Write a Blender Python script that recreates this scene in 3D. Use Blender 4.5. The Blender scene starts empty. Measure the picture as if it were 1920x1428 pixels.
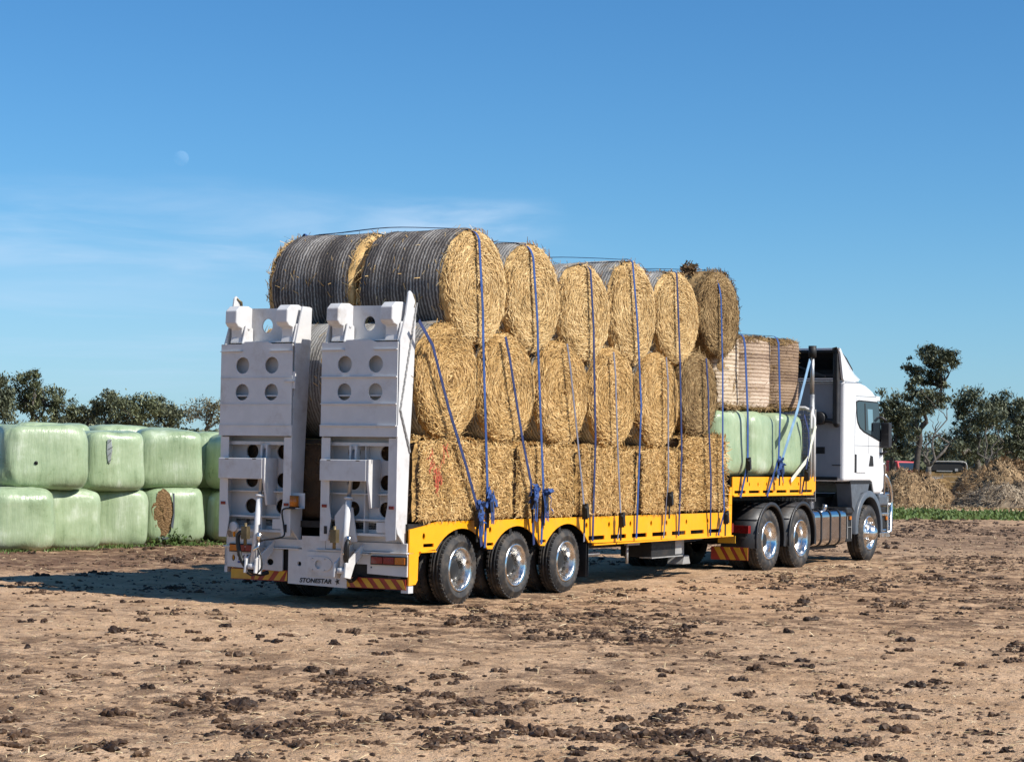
import bpy, math, random
import numpy as np
from mathutils import Vector, Matrix, noise as mnoise
R = math.radians
S = bpy.context.scene
C = S.collection
random.seed(7)

# ------------------------------------------------------------------ camera
F_PX, PITCH, ROLL, CAM_H = 3716.0, R(2.2855), R(0.9226), 1.7245     # focal length in pixels of a 1920 px wide frame
cam = bpy.data.cameras.new('camera'); cam.sensor_fit = 'HORIZONTAL'; cam.sensor_width = 36.0
cam.lens = 36.0 * F_PX / 1920.0; cam.clip_start = 0.1; cam.clip_end = 20000
camo = bpy.data.objects.new('camera', cam); C.objects.link(camo)
camo.matrix_world = Matrix.Translation((0, 0, CAM_H)) @ Matrix.Rotation(R(90) + PITCH, 4, 'X') @ Matrix.Rotation(ROLL, 4, 'Z')
S.camera = camo

# ------------------------------------------------------------------ sun, sky, exposure
SUN_EL, SUN_AZ = R(42.5), math.atan2(0.8790, -0.4768)               # azimuth measured from +Y towards +X
sun_dir = Vector((math.cos(SUN_EL) * math.sin(SUN_AZ), math.cos(SUN_EL) * math.cos(SUN_AZ), math.sin(SUN_EL)))
sl = bpy.data.lights.new('sun', 'SUN'); sl.energy = 5.0; sl.angle = R(0.5); sl.color = (1.0, 0.955, 0.88)
so = bpy.data.objects.new('sun', sl); C.objects.link(so)
so.rotation_euler = sun_dir.to_track_quat('Z', 'Y').to_euler(); so.location = (30, -20, 40)
W = bpy.data.worlds.new('World'); S.world = W; W.use_nodes = True
wn, wl = W.node_tree.nodes, W.node_tree.links
for n in list(wn): wn.remove(n)
def wnode(t, **k):
    n = wn.new(t)
    for a, b in k.items(): setattr(n, a, b)
    return n
wo = wnode('ShaderNodeOutputWorld'); bg = wnode('ShaderNodeBackground'); bg.inputs['Strength'].default_value = 0.080
sky = wnode('ShaderNodeTexSky', sky_type='NISHITA', sun_disc=False, sun_elevation=SUN_EL, sun_rotation=SUN_AZ,
            altitude=200, air_density=1.0, dust_density=0.3, ozone_density=1.6)
hs = wnode('ShaderNodeHueSaturation'); hs.inputs['Saturation'].default_value = 1.1; hs.inputs['Value'].default_value = 1.0
tint = wnode('ShaderNodeMix', data_type='RGBA', blend_type='MULTIPLY'); tint.inputs['Factor'].default_value = 1; tint.inputs['B'].default_value = (.64, .95, 1.22, 1)
wl.new(sky.outputs[0], tint.inputs['A']); wl.new(tint.outputs['Result'], hs.inputs['Color'])
tc = wnode('ShaderNodeTexCoord')
def wcloud(scale, loc, rot, lo, hi, detail=6):
    mp = wnode('ShaderNodeMapping'); mp.inputs['Scale'].default_value = scale; mp.inputs['Location'].default_value = loc; mp.inputs['Rotation'].default_value = rot
    nz = wnode('ShaderNodeTexNoise'); nz.inputs['Scale'].default_value = 1; nz.inputs['Detail'].default_value = detail; nz.inputs['Roughness'].default_value = .55
    nz.inputs['Distortion'].default_value = .35
    wl.new(tc.outputs['Generated'], mp.inputs[0]); wl.new(mp.outputs[0], nz.inputs['Vector'])
    mr = wnode('ShaderNodeMapRange', interpolation_type='SMOOTHSTEP'); mr.inputs[1].default_value = lo; mr.inputs[2].default_value = hi
    wl.new(nz.outputs['Fac'], mr.inputs[0]); return mr.outputs[0]
def wband(axis, a, b, c, d):
    sx = wnode('ShaderNodeSeparateXYZ'); wl.new(tc.outputs['Generated'], sx.inputs[0])
    m1 = wnode('ShaderNodeMapRange', interpolation_type='SMOOTHSTEP'); m1.inputs[1].default_value = a; m1.inputs[2].default_value = b
    m2 = wnode('ShaderNodeMapRange', interpolation_type='SMOOTHSTEP'); m2.inputs[1].default_value = c; m2.inputs[2].default_value = d
    m2.inputs[3].default_value = 1; m2.inputs[4].default_value = 0
    wl.new(sx.outputs[axis], m1.inputs[0]); wl.new(sx.outputs[axis], m2.inputs[0])
    return wmul(m1.outputs[0], m2.outputs[0])
def wmul(a, b, op='MULTIPLY'):
    m = wnode('ShaderNodeMath', operation=op)
    for i, x in enumerate((a, b)):
        if isinstance(x, (int, float)): m.inputs[i].default_value = x
        else: wl.new(x, m.inputs[i])
    return m.outputs[0]
c1 = wmul(wmul(wcloud((7, 5, 42), (3.1, .4, 1.7), (0, .06, 0), .40, .72), wmul(wband(2, .070, .098, .112, .146), wband(0, -.60, -.5, -.06, .07))), .46)
c2 = wmul(wmul(wcloud((5, 4, 60), (7.3, 2.4, .2), (0, 0, 0), .44, .74), wmul(wband(2, .02, .045, .065, .09), wband(0, -.7, -.6, -.10, .02))), .38)
c3 = wmul(wband(2, .005, .05, .09, .12), wmul(wband(0, -.8, -.5, -.16, .10), .13))
sz = wnode('ShaderNodeSeparateXYZ'); wl.new(tc.outputs['Generated'], sz.inputs[0])
hz = wnode('ShaderNodeMapRange', interpolation_type='SMOOTHSTEP')
for i, q in enumerate((-.02, .14, .30, 0)): hz.inputs[i + 1].default_value = q
wl.new(sz.outputs[2], hz.inputs[0])
hm = wnode('ShaderNodeMix', data_type='RGBA'); hm.inputs['B'].default_value = (2.75, 4.8, 9.0, 1); wl.new(hz.outputs[0], hm.inputs['Factor']); wl.new(hs.outputs[0], hm.inputs['A'])
c4 = wmul(wmul(wcloud((16, 9, 90), (1.1, 4.4, 2.2), (0, .05, 0), .36, .66), wmul(wband(2, .106, .117, .124, .133), wband(0, -.085, -.05, .0, .03))), .36)
cl = wmul(wmul(wmul(c1, c2, 'ADD'), c3, 'ADD'), c4, 'ADD')
mx = wnode('ShaderNodeMix', data_type='RGBA'); wl.new(cl, mx.inputs['Factor']); wl.new(hm.outputs['Result'], mx.inputs['A'])
mx.inputs['B'].default_value = (5.6, 7.4, 9.6, 1)
wl.new(mx.outputs['Result'], bg.inputs['Color']); wl.new(bg.outputs[0], wo.inputs['Surface'])
S.view_settings.view_transform = 'Standard'; S.view_settings.look = 'None'; S.view_settings.exposure = 0.37; S.view_settings.gamma = 1.0
S.cycles.max_bounces = 6; S.cycles.transparent_max_bounces = 16

def cray(x, y):
    X, Y = x - 960, y - 714
    c, s = math.cos(ROLL), math.sin(ROLL); X, Y = c * X + s * Y, -s * X + c * Y
    c, s = math.cos(PITCH), math.sin(PITCH); a, b = X / F_PX, -Y / F_PX
    return a, c - s * b, s + c * b
def at(x, y, D):                      # the point D metres away seen at that place of the photograph
    a, b, c = cray(x, y); t = D / b
    return Vector((a * t, D, CAM_H + c * t))
def ground_at(x, y):
    a, b, c = cray(x, y); t = -CAM_H / c
    return Vector((a * t, b * t, 0))

# ------------------------------------------------------------------ materials
class NT:
    def __init__(s, name, rough=.6, metal=0.0):
        s.m = bpy.data.materials.new(name); s.m.use_nodes = True; s.t = s.m.node_tree; s.n = s.t.nodes; s.l = s.t.links
        s.b = s.n['Principled BSDF']; s.b.inputs['Roughness'].default_value = rough; s.b.inputs['Metallic'].default_value = metal
        s.co = s.n.new('ShaderNodeTexCoord')
    def put(s, x, sock):
        if isinstance(x, (int, float)): sock.default_value = x
        elif isinstance(x, (tuple, list)): sock.default_value = x
        else: s.l.new(x, sock)
    def noise(s, scale=5, detail=4, stretch=(1, 1, 1), rough=.55, dist=0, rot=(0, 0, 0)):
        mp = s.n.new('ShaderNodeMapping'); mp.inputs['Scale'].default_value = stretch; mp.inputs['Rotation'].default_value = rot
        s.l.new(s.shifted(), mp.inputs[0])
        z = s.n.new('ShaderNodeTexNoise'); z.inputs['Scale'].default_value = scale; z.inputs['Detail'].default_value = detail
        z.inputs['Roughness'].default_value = rough; z.inputs['Distortion'].default_value = dist
        s.l.new(mp.outputs[0], z.inputs['Vector']); return z.outputs['Fac']
    def shifted(s):
        if not getattr(s, 'sh', None):
            oi = s.n.new('ShaderNodeObjectInfo'); m = s.n.new('ShaderNodeMath'); m.operation = 'MULTIPLY'; m.inputs[1].default_value = 60.0; s.l.new(oi.outputs['Random'], m.inputs[0])
            a = s.n.new('ShaderNodeVectorMath'); a.operation = 'ADD'; s.l.new(s.co.outputs['Object'], a.inputs[0]); s.l.new(m.outputs[0], a.inputs[1]); s.sh = a.outputs[0]
        return s.sh
    def voro(s, scale=5, stretch=(1, 1, 1)):
        mp = s.n.new('ShaderNodeMapping'); mp.inputs['Scale'].default_value = stretch; s.l.new(s.co.outputs['Object'], mp.inputs[0])
        z = s.n.new('ShaderNodeTexVoronoi'); z.inputs['Scale'].default_value = scale; s.l.new(mp.outputs[0], z.inputs['Vector']); return z.outputs['Distance']
    def wave(s, axis='Y', scale=10, dist=1.0, detail=2, dscale=2):
        z = s.n.new('ShaderNodeTexWave'); z.bands_direction = axis; z.inputs['Scale'].default_value = scale; z.inputs['Distortion'].default_value = dist
        z.inputs['Detail'].default_value = detail; z.inputs['Detail Scale'].default_value = dscale
        s.l.new(s.co.outputs['Object'], z.inputs['Vector']); return z.outputs['Fac']
    def attr(s, name):
        a = s.n.new('ShaderNodeAttribute'); a.attribute_name = name; return a.outputs['Fac']
    def xyz(s, i, which='Object'):
        a = s.n.new('ShaderNodeSeparateXYZ'); s.l.new(s.co.outputs[which], a.inputs[0]); return a.outputs[i]
    def rng(s, x, a, b, c=0, d=1):
        z = s.n.new('ShaderNodeMapRange'); z.interpolation_type = 'SMOOTHSTEP'; s.put(x, z.inputs[0])
        for i, q in enumerate((a, b, c, d)): z.inputs[i + 1].default_value = q
        return z.outputs[0]
    def math(s, op, a, b=0.0):
        z = s.n.new('ShaderNodeMath'); z.operation = op; s.put(a, z.inputs[0]); s.put(b, z.inputs[1]); return z.outputs[0]
    def ramp(s, x, stops):
        z = s.n.new('ShaderNodeValToRGB'); e = z.color_ramp.elements
        while len(e) < len(stops): e.new(.5)
        for q, (p, c) in zip(e, stops): q.position = p; q.color = (*c, 1)
        s.put(x, z.inputs[0]); return z.outputs[0]
    def mix(s, f, a, b, mode='MIX'):
        z = s.n.new('ShaderNodeMix'); z.data_type = 'RGBA'; z.blend_type = mode; s.put(f, z.inputs['Factor'])
        for q, k in ((a, 'A'), (b, 'B')): s.put((*q, 1) if isinstance(q, tuple) and len(q) == 3 else q, z.inputs[k])
        return z.outputs['Result']
    def col(s, x): s.put((*x, 1) if isinstance(x, tuple) and len(x) == 3 else x, s.b.inputs['Base Color'])
    def rough(s, x): s.put(x, s.b.inputs['Roughness'])
    def bump(s, h, strength=.5, dist=.01):
        z = s.n.new('ShaderNodeBump'); z.inputs['Strength'].default_value = strength; z.inputs['Distance'].default_value = dist
        s.put(h, z.inputs['Height']); s.l.new(z.outputs[0], s.b.inputs['Normal'])
M = {}
def plain(key, name, c, rough=.5, metal=0., var=.15, dirt=None):
    t = NT(name, rough, metal); n = t.noise(6, 5)
    dark = tuple(q * (1 - var) for q in c)
    base = t.mix(t.rng(n, .35, .7), dark, c)
    if dirt:
        base = t.mix(t.math('MULTIPLY', t.rng(t.noise(2.3, 8, rough=.7), .5, .78), dirt), base, (.30, .22, .15))
    t.col(base); t.rough(t.rng(t.noise(11, 4), .3, .7, max(rough - .08, .03), rough + .1)); M[key] = t.m
plain('white', 'white_paint', (.63, .62, .61), .38, 0, .07, .6)
plain('cabwhite', 'white_cab_paint', (.70, .70, .70), .22, 0, .02, 0)
plain('yellow', 'yellow_paint', (.95, .39, .003), .40, 0, .07, .22)
plain('wallgrey', 'grey_wall_paint', (.30, .31, .33), .45, 0, .08, .1)
plain('black', 'black_plastic', (.022, .022, .024), .5, 0, .3, .12)
plain('deep', 'black_frame_paint', (.012, .012, .012), .65, 0, .3, .08)
plain('grey', 'grey_plastic', (.10, .115, .135), .45, 0, .2, .1)
plain('steel', 'bare_steel', (.45, .45, .44), .42, .8, .2, .2)
plain('galv', 'galvanised_steel', (.42, .41, .39), .55, .3, .2, .3)
plain('red', 'red_lens', (.22, .012, .012), .2, 0, .2)
plain('amber', 'amber_lens', (.55, .16, .01), .2, 0, .2)
plain('hazred', 'hazard_red', (.32, .03, .012), .4, 0, .2, .2)
plain('hazyel', 'hazard_yellow', (.62, .33, .02), .4, 0, .15, .25)
plain('ink', 'black_lettering', (.015, .013, .013), .5, 0, .1)
plain('plate', 'number_plate_white', (.70, .70, .72), .4, 0, .05)
plain('blue', 'blue_print', (.03, .05, .25), .4, 0, .1)
plain('strap', 'blue_webbing', (.030, .082, .27), .75, 0, .35)
plain('strapdark', 'dark_blue_webbing', (.022, .038, .13), .75, 0, .35)
plain('strapgrey', 'faded_grey_webbing', (.20, .20, .25), .8, 0, .3)
plain('straplight', 'pale_blue_webbing', (.22, .38, .55), .7, 0, .3)
plain('strapwhite', 'pale_cream_webbing', (.70, .70, .58), .7, 0, .15)
plain('hose', 'black_rubber_hose', (.012, .012, .012), .45, 0, .2)
plain('brass', 'weathered_hydraulic_fitting', (.22, .17, .09), .45, .6, .4)
plain('spray', 'red_marker_paint', (.50, .085, .04), .7, 0, .2)
plain('bark', 'pale_gum_bark', (.17, .145, .12), .9, 0, .5)
plain('barkdark', 'dark_gum_bark', (.075, .06, .05), .9, 0, .4)
plain('redpaint', 'red_vehicle_paint', (.55, .035, .03), .35, 0, .1, .15)
plain('tape', 'silver_repair_tape', (.5, .52, .5), .35, .4, .2)
t = NT('tyre_rubber', .75); n = t.noise(9, 5); t.col(t.mix(t.rng(n, .42, .72), (.022, .021, .021), (.085, .068, .052)))
t.bump(t.noise(60, 3), .25, .004); M['tyre'] = t.m
t = NT('polished_aluminium', .16, 1.0); t.col(t.mix(t.math('MULTIPLY', t.rng(t.noise(9, 6, rough=.7), .45, .75), .7), (.80, .78, .75), (.36, .31, .26))); t.rough(t.rng(t.noise(14, 4), .3, .75, .14, .40)); t.bump(t.noise(7, 2), .12, .02); M['chrome'] = t.m
t = NT('tank_polished_steel', .12, 1.0); t.col((.62, .61, .63)); t.rough(t.rng(t.noise(3, 4), .3, .75, .06, .16)); t.bump(t.noise(2.2, 2), .10, .03); M['tank'] = t.m
t = NT('dark_window_glass', .04); t.col((.02, .028, .035)); t.b.inputs['Specular IOR Level'].default_value = .9; M['glass'] = t.m
t = NT('mirror_glass', .03, 1.0); t.col((.7, .74, .78)); M['mirror'] = t.m

def straw(key, name, d, m_, l, fine=70):
    t = NT(name, .85)
    a = t.attr('tint'); n = t.noise(fine, 3, rough=.7); big = t.noise(3.2, 4)
    x = t.math('ADD', t.math('MULTIPLY', a, .62), t.math('MULTIPLY', n, .34))
    x = t.math('ADD', x, t.math('MULTIPLY', t.math('SUBTRACT', big, .5), .55))
    t.col(t.ramp(x, [(.18, d), (.48, m_), (.85, l)])); t.bump(n, .6, .02); M[key] = t.m
straw('hay', 'golden_hay', (.14, .070, .019), (.54, .32, .105), (.88, .62, .29))
straw('haylight', 'pale_straw_hay', (.20, .11, .034), (.60, .385, .15), (.88, .66, .34))
straw('hayshade', 'old_shaded_hay', (.03, .016, .008), (.085, .048, .022), (.17, .105, .05))  # rear faces of square bales: old hay, with shade put into its colour
straw('hayold', 'brown_rough_hay', (.07, .035, .012), (.25, .15, .055), (.52, .36, .17))
straw('haypile', 'loose_spoiled_hay', (.060, .032, .014), (.30, .19, .09), (.60, .42, .23), 14)
straw('haypale', 'pale_rotted_hay', (.08, .055, .035), (.30, .22, .14), (.52, .42, .29), 14)
def net(key, name, d, m_, l, sc=17, amp=1.0):
    t = NT(name, .8)
    w = t.wave('Y', sc, 2.6 * amp, 4, 2.2); n = t.noise(30, 5, (1, 1.6, 1), .75); band = t.noise(1.0, 3, (.2, 5, .2)); patch = t.noise(3.5, 5)
    x = t.math('ADD', t.math('MULTIPLY', w, .27), t.math('MULTIPLY', n, .54))
    x = t.math('ADD', x, t.math('MULTIPLY', t.math('SUBTRACT', band, .5), .85)); x = t.math('ADD', x, t.math('MULTIPLY', t.math('SUBTRACT', patch, .5), .35))
    t.col(t.ramp(x, [(.15, d), (.42, m_), (.78, l)])); t.bump(t.math('ADD', t.math('MULTIPLY', w, .35), n), .6, .02); M[key] = t.m
net('netdark', 'weathered_dark_net_wrap', (.030, .024, .020), (.095, .078, .066), (.56, .52, .46), 7.0, .9)
net('netgrey', 'weathered_grey_net_wrap', (.10, .09, .08), (.27, .25, .22), (.55, .53, .49), 7.5, 1.0)
net('netbrown', 'brown_net_wrap', (.16, .10, .065), (.42, .30, .205), (.74, .60, .47), 5.2, .5)
net('netbrown1', 'pale_straw_net_wrap', (.24, .165, .10), (.52, .40, .27), (.80, .68, .53), 5.2, .5)
net('netbrown2', 'dark_brown_net_wrap', (.09, .05, .03), (.24, .155, .09), (.50, .36, .25), 6.3, .6)
t = NT('pale_green_stretch_film', .32)
st = t.noise(4.5, 6, (1, 1, .14), .72); st2 = t.noise(13, 3, (1, 1, .10), .7); pt = t.noise(1.8, 6, (1, 1, 1), .65)
x = t.math('ADD', t.math('MULTIPLY', st, .65), t.math('MULTIPLY', t.math('SUBTRACT', pt, .5), .9)); x = t.math('ADD', x, .18)
t.col(t.mix(t.math('MULTIPLY', t.rng(t.noise(3.0, 7, (1, 1, .5), .75), .54, .78), .40), t.ramp(x, [(.26, (.15, .20, .105)), (.41, (.275, .355, .205)), (.58, (.35, .43, .265)), (.78, (.55, .61, .47))]), (.20, .22, .12)))
t.bump(t.math('ADD', t.math('MULTIPLY', st2, .6), t.math('MULTIPLY', st, .8)), .5, .035); t.rough(t.rng(pt, .3, .7, .26, .46)); M['film'] = t.m
t = NT('exposed_silage', .9); n = t.noise(24, 5, (1, 1, 2)); t.col(t.ramp(n, [(.3, (.08, .04, .015)), (.55, (.26, .15, .065)), (.8, (.45, .31, .17))])); t.bump(n, .9, .04); M['silage'] = t.m

def leafmat(key, name, a, b, c):
    t = NT(name, .6); t.col(t.ramp(t.attr('tint'), [(.0, a), (.5, b), (1.0, c)])); t.b.inputs['Specular IOR Level'].default_value = .3; M[key] = t.m
leafmat('leaf', 'gum_leaves', (.060, .068, .034), (.145, .158, .078), (.28, .285, .165))
leafmat('leafdark', 'dark_gum_leaves', (.050, .058, .034), (.125, .137, .080), (.27, .28, .175))
leafmat('leafpale', 'pale_dry_leaves', (.09, .085, .045), (.17, .15, .085), (.27, .24, .15))
leafmat('grassblade', 'green_grass_blades', (.042, .070, .014), (.082, .135, .028), (.15, .19, .065))
leafmat('drygrass', 'dry_grass_blades', (.13, .085, .04), (.26, .185, .095), (.42, .32, .19))
leafmat('litter', 'straw_litter', (.30, .20, .10), (.50, .36, .19), (.74, .60, .38))
leafmat('clod', 'dark_soil_clods', (.024, .012, .006), (.085, .046, .023), (.28, .18, .105))

# ground
t = NT('bare_paddock_soil', .95)
big = t.noise(.16, 5, (1, .7, 1), .6); mid = t.noise(1.1, 6, (1, 1, 1), .65); fine = t.noise(9, 6, (1, 1, 1), .7); tiny = t.noise(45, 3, (1, 1, 1), .7)
clump = t.noise(3.2, 5, (1, 1, 1), .72)
base = t.ramp(t.math('ADD', t.math('MULTIPLY', mid, .55), t.math('MULTIPLY', fine, .45)), [(.28, (.22, .125, .070)), (.41, (.46, .285, .160)), (.56, (.60, .395, .240)), (.8, (.72, .52, .345))])
base = t.mix(t.math('MULTIPLY', t.rng(tiny, .52, .72), .42), base, (.27, .165, .09))
wet = t.math('MULTIPLY', t.rng(big, .40, .60), t.rng(clump, .40, .58)); base = t.mix(t.math('MULTIPLY', wet, .85), base, (.115, .068, .042))
sp = t.math('MULTIPLY', t.rng(t.noise(5.5, 4, (1, 1, 1), .7), .60, .68), .85); base = t.mix(sp, base, (.085, .052, .032))
X, Y = t.xyz(0), t.xyz(1)
# churned darker soil: behind the trailer towards the wrapped bales, and along the far right
chL = t.math('MULTIPLY', t.rng(Y, 26.5, 30.5), t.rng(t.math('ADD', X, t.math('MULTIPLY', Y, -.2)), -11.8, -9.6, 1, 0))
chN = t.rng(t.noise(1.7, 6, (1, 1, 1), .7), .34, .56)
base = t.mix(t.math('MULTIPLY', t.math('MULTIPLY', chL, chN), .85), base, (.125, .066, .042))
chR = t.math('MULTIPLY', t.rng(Y, 38, 44), t.rng(X, 5, 8)); chR = t.math('MULTIPLY', chR, t.rng(Y, 54, 60, 1, 0))
base = t.mix(t.math('MULTIPLY', t.math('MULTIPLY', chR, chN), .75), base, (.15, .092, .058))
far = t.rng(Y, 95, 125); fg = t.noise(.08, 4, (.4, 3, 1)); base = t.mix(far, base, t.ramp(fg, [(.3, (.20, .15, .08)), (.6, (.33, .26, .14)), (.8, (.22, .21, .09))]))
t.col(base); t.b.inputs['Specular IOR Level'].default_value = .15
t.bump(t.math('ADD', t.math('MULTIPLY', fine, .6), t.math('ADD', t.math('MULTIPLY', tiny, .25), t.math('MULTIPLY', clump, .9))), .9, .085); M['soil'] = t.m

# ------------------------------------------------------------------ mesh builder
def tag(o, label=None, cat=None, group=None, kind=None):
    for k, v in (('label', label), ('category', cat), ('group', group), ('kind', kind)):
        if v: o[k] = v
    return o
def empty(name, loc=(0, 0, 0), rz=0, parent=None):
    o = bpy.data.objects.new(name, None); C.objects.link(o); o.location = loc; o.rotation_euler = (0, 0, rz); o.empty_display_size = .3
    if parent: o.parent = parent
    return o
def frame_of(d):
    d = Vector(d).normalized(); a = Vector((0, 0, 1)) if abs(d.z) < .9 else Vector((1, 0, 0))
    x = d.cross(a).normalized(); return x, d.cross(x).normalized(), d
class MB:
    def __init__(s): s.v, s.f, s.mi, s.t, s.sm = [], [], [], [], []
    def add(s, vs, fs, mi=0, tint=.5, smooth=False):
        b = len(s.v); s.v += [tuple(q) for q in vs]; s.t += [tint] * len(vs) if not isinstance(tint, list) else tint
        for f in fs: s.f.append(tuple(b + i for i in f)); s.mi.append(mi); s.sm.append(smooth)
        return s
    def box(s, a, b, mi=0):
        (x0, y0, z0), (x1, y1, z1) = [tuple(min(p, q) for p, q in zip(a, b)), tuple(max(p, q) for p, q in zip(a, b))]
        return s.add([(x0, y0, z0), (x1, y0, z0), (x1, y1, z0), (x0, y1, z0), (x0, y0, z1), (x1, y0, z1), (x1, y1, z1), (x0, y1, z1)],
                     [(0, 3, 2, 1), (4, 5, 6, 7), (0, 1, 5, 4), (1, 2, 6, 5), (2, 3, 7, 6), (3, 0, 4, 7)], mi)
    def bar(s, p, q, w, h, up=(0, 0, 1), mi=0):
        p, q = Vector(p), Vector(q); d = (q - p).normalized(); u = Vector(up); x = d.cross(u).normalized() * w / 2; y = x.cross(d).normalized() * h / 2
        vs = [p - x - y, p + x - y, p + x + y, p - x + y, q - x - y, q + x - y, q + x + y, q - x + y]
        return s.add(vs, [(0, 3, 2, 1), (4, 5, 6, 7), (0, 1, 5, 4), (1, 2, 6, 5), (2, 3, 7, 6), (3, 0, 4, 7)], mi)
    def tube(s, pts, r, n=8, mi=0, cap=True, tint=.5):
        pts = [Vector(p) for p in pts]; rs = r if isinstance(r, (list, tuple)) else [r] * len(pts); vs = []; fs = []; k = len(pts)
        px = None
        for i, p in enumerate(pts):
            d = (pts[min(i + 1, k - 1)] - pts[max(i - 1, 0)]).normalized()
            if px is None: x, y, _ = frame_of(d)
            else:
                x = (px - d * px.dot(d)).normalized(); y = d.cross(x)
            px = x
            for j in range(n):
                a = 2 * math.pi * j / n; vs.append(p + (x * math.cos(a) + y * math.sin(a)) * rs[i])
        for i in range(k - 1):
            for j in range(n): fs.append((i * n + j, i * n + (j + 1) % n, (i + 1) * n + (j + 1) % n, (i + 1) * n + j))
        if cap: fs += [tuple(range(n))[::-1], tuple((k - 1) * n + j for j in range(n))]
        return s.add(vs, fs, mi, tint, True)
    def cyl(s, p, q, r, n=20, mi=0, r2=None): return s.tube([p, q], [r, r if r2 is None else r2], n, mi)
    def lathe(s, prof, org=(0, 0, 0), axis=(0, 1, 0), n=40, mi=0, a0=0, a1=2 * math.pi, caps=False, tint=.5):
        x, y, d = frame_of(axis); o = Vector(org); full = abs(a1 - a0 - 2 * math.pi) < 1e-6; m = n if full else n + 1; k = len(prof); vs = []; fs = []
        for j in range(m):
            a = a0 + (a1 - a0) * j / n; e = x * math.cos(a) + y * math.sin(a)
            for (h, r) in prof: vs.append(o + d * h + e * r)
        for j in range(n):
            j2 = (j + 1) % m
            for i in range(k - 1): fs.append((j * k + i, j * k + i + 1, j2 * k + i + 1, j2 * k + i))
        return s.add(vs, fs, mi, tint, True)
    def prism(s, poly, mp, t0, t1, mi=0):
        k = len(poly); vs = [mp(a, b, t0) for a, b in poly] + [mp(a, b, t1) for a, b in poly]
        return s.add(vs, [tuple(range(k)), tuple(range(2 * k - 1, k - 1, -1))] + [(i, i + k, (i + 1) % k + k, (i + 1) % k) for i in range(k)], mi)
    def plate(s, outline, holes, mp, t0, t1, mi=0):
        cu = bpy.data.curves.new('tmp', 'CURVE'); cu.dimensions = '2D'; cu.fill_mode = 'BOTH'; cu.extrude = .5
        for pl in [outline] + holes:
            sp = cu.splines.new('POLY'); sp.points.add(len(pl) - 1)
            for q, (a, b) in zip(sp.points, pl): q.co = (a, b, 0, 1)
            sp.use_cyclic_u = True
        o = bpy.data.objects.new('tmp', cu); C.objects.link(o); dg = bpy.context.evaluated_depsgraph_get(); me = bpy.data.meshes.new_from_object(o.evaluated_get(dg))
        s.add([mp(v.co.x, v.co.y, t0 + (v.co.z + .5) * (t1 - t0)) for v in me.vertices], [tuple(p.vertices) for p in me.polygons], mi)
        bpy.data.objects.remove(o); bpy.data.curves.remove(cu); bpy.data.meshes.remove(me); return s
    def cell(s, a0, b0, a1, b1, ca, cb, r, mp, t0, t1, mi=0, n=32):
        """rectangular panel with one round hole"""
        vs = []
        an = sorted([2 * math.pi * i / n for i in range(n)] + [math.atan2(y - cb, x - ca) % (2 * math.pi) for x in (a0, a1) for y in (b0, b1)]); k = len(an)
        for t in (t0, t1):
            for a in an:
                c, d = math.cos(a), math.sin(a); q = min([(a1 - ca) / c if c > 1e-9 else 1e9, (a0 - ca) / c if c < -1e-9 else 1e9, (b1 - cb) / d if d > 1e-9 else 1e9, (b0 - cb) / d if d < -1e-9 else 1e9])
                vs += [mp(ca + r * c, cb + r * d, t), mp(ca + q * c, cb + q * d, t)]
        fs = []
        for i in range(k):
            j = (i + 1) % k; fs += [(2 * i, 2 * i + 1, 2 * j + 1, 2 * j), (2 * k + 2 * j, 2 * k + 2 * j + 1, 2 * k + 2 * i + 1, 2 * k + 2 * i), (2 * i, 2 * j, 2 * k + 2 * j, 2 * k + 2 * i)]
        return s.add(vs, fs, mi)
    def ribbon(s, pts, w, th, side, mi=0):
        """flat webbing along pts; side(i) = width direction"""
        pts = [Vector(p) for p in pts]; k = len(pts); vs = []; fs = []
        for i, p in enumerate(pts):
            d = (pts[min(i + 1, k - 1)] - pts[max(i - 1, 0)]).normalized(); x = Vector(side(i) if callable(side) else side); x = (x - d * x.dot(d)).normalized() * w / 2; y = d.cross(x).normalized() * th / 2
            vs += [p - x - y, p + x - y, p + x + y, p - x + y]
        for i in range(k - 1):
            for j in range(4): fs.append((4 * i + j, 4 * i + (j + 1) % 4, 4 * i + 4 + (j + 1) % 4, 4 * i + 4 + j))
        fs += [(3, 2, 1, 0), (4 * k - 4, 4 * k - 3, 4 * k - 2, 4 * k - 1)]
        return s.add(vs, fs, mi)
    def build(s, name, mats, parent=None, bevel=0, seg=2, smooth=None, loc=None):
        me = bpy.data.meshes.new(name); me.from_pydata(s.v, [], s.f)
        for m in (mats if isinstance(mats, (list, tuple)) else [mats]): me.materials.append(M[m] if isinstance(m, str) else m)
        me.polygons.foreach_set('material_index', s.mi); me.polygons.foreach_set('use_smooth', s.sm if smooth is None else [smooth] * len(s.f))
        at_ = me.attributes.new('tint', 'FLOAT', 'POINT'); at_.data.foreach_set('value', s.t)
        me.update(); me.validate()
        o = bpy.data.objects.new(name, me); C.objects.link(o)
        if parent: o.parent = parent
        if loc: o.location = loc
        if bevel:
            b = o.modifiers.new('bevel', 'BEVEL'); b.width = bevel; b.segments = seg; b.limit_method = 'ANGLE'; b.angle_limit = R(40)
        return o
def circ(a, b, r, n=24, ra=None): return [(a + (ra or r) * math.cos(2 * math.pi * i / n), b + r * math.sin(2 * math.pi * i / n)) for i in range(n)]
def rect(a0, b0, a1, b1): return [(a0, b0), (a1, b0), (a1, b1), (a0, b1)]
XZ = lambda a, b, t: (a, t, b)        # side plates: along, up, across
YZ = lambda a, b, t: (t, a, b)        # rear plates
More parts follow.
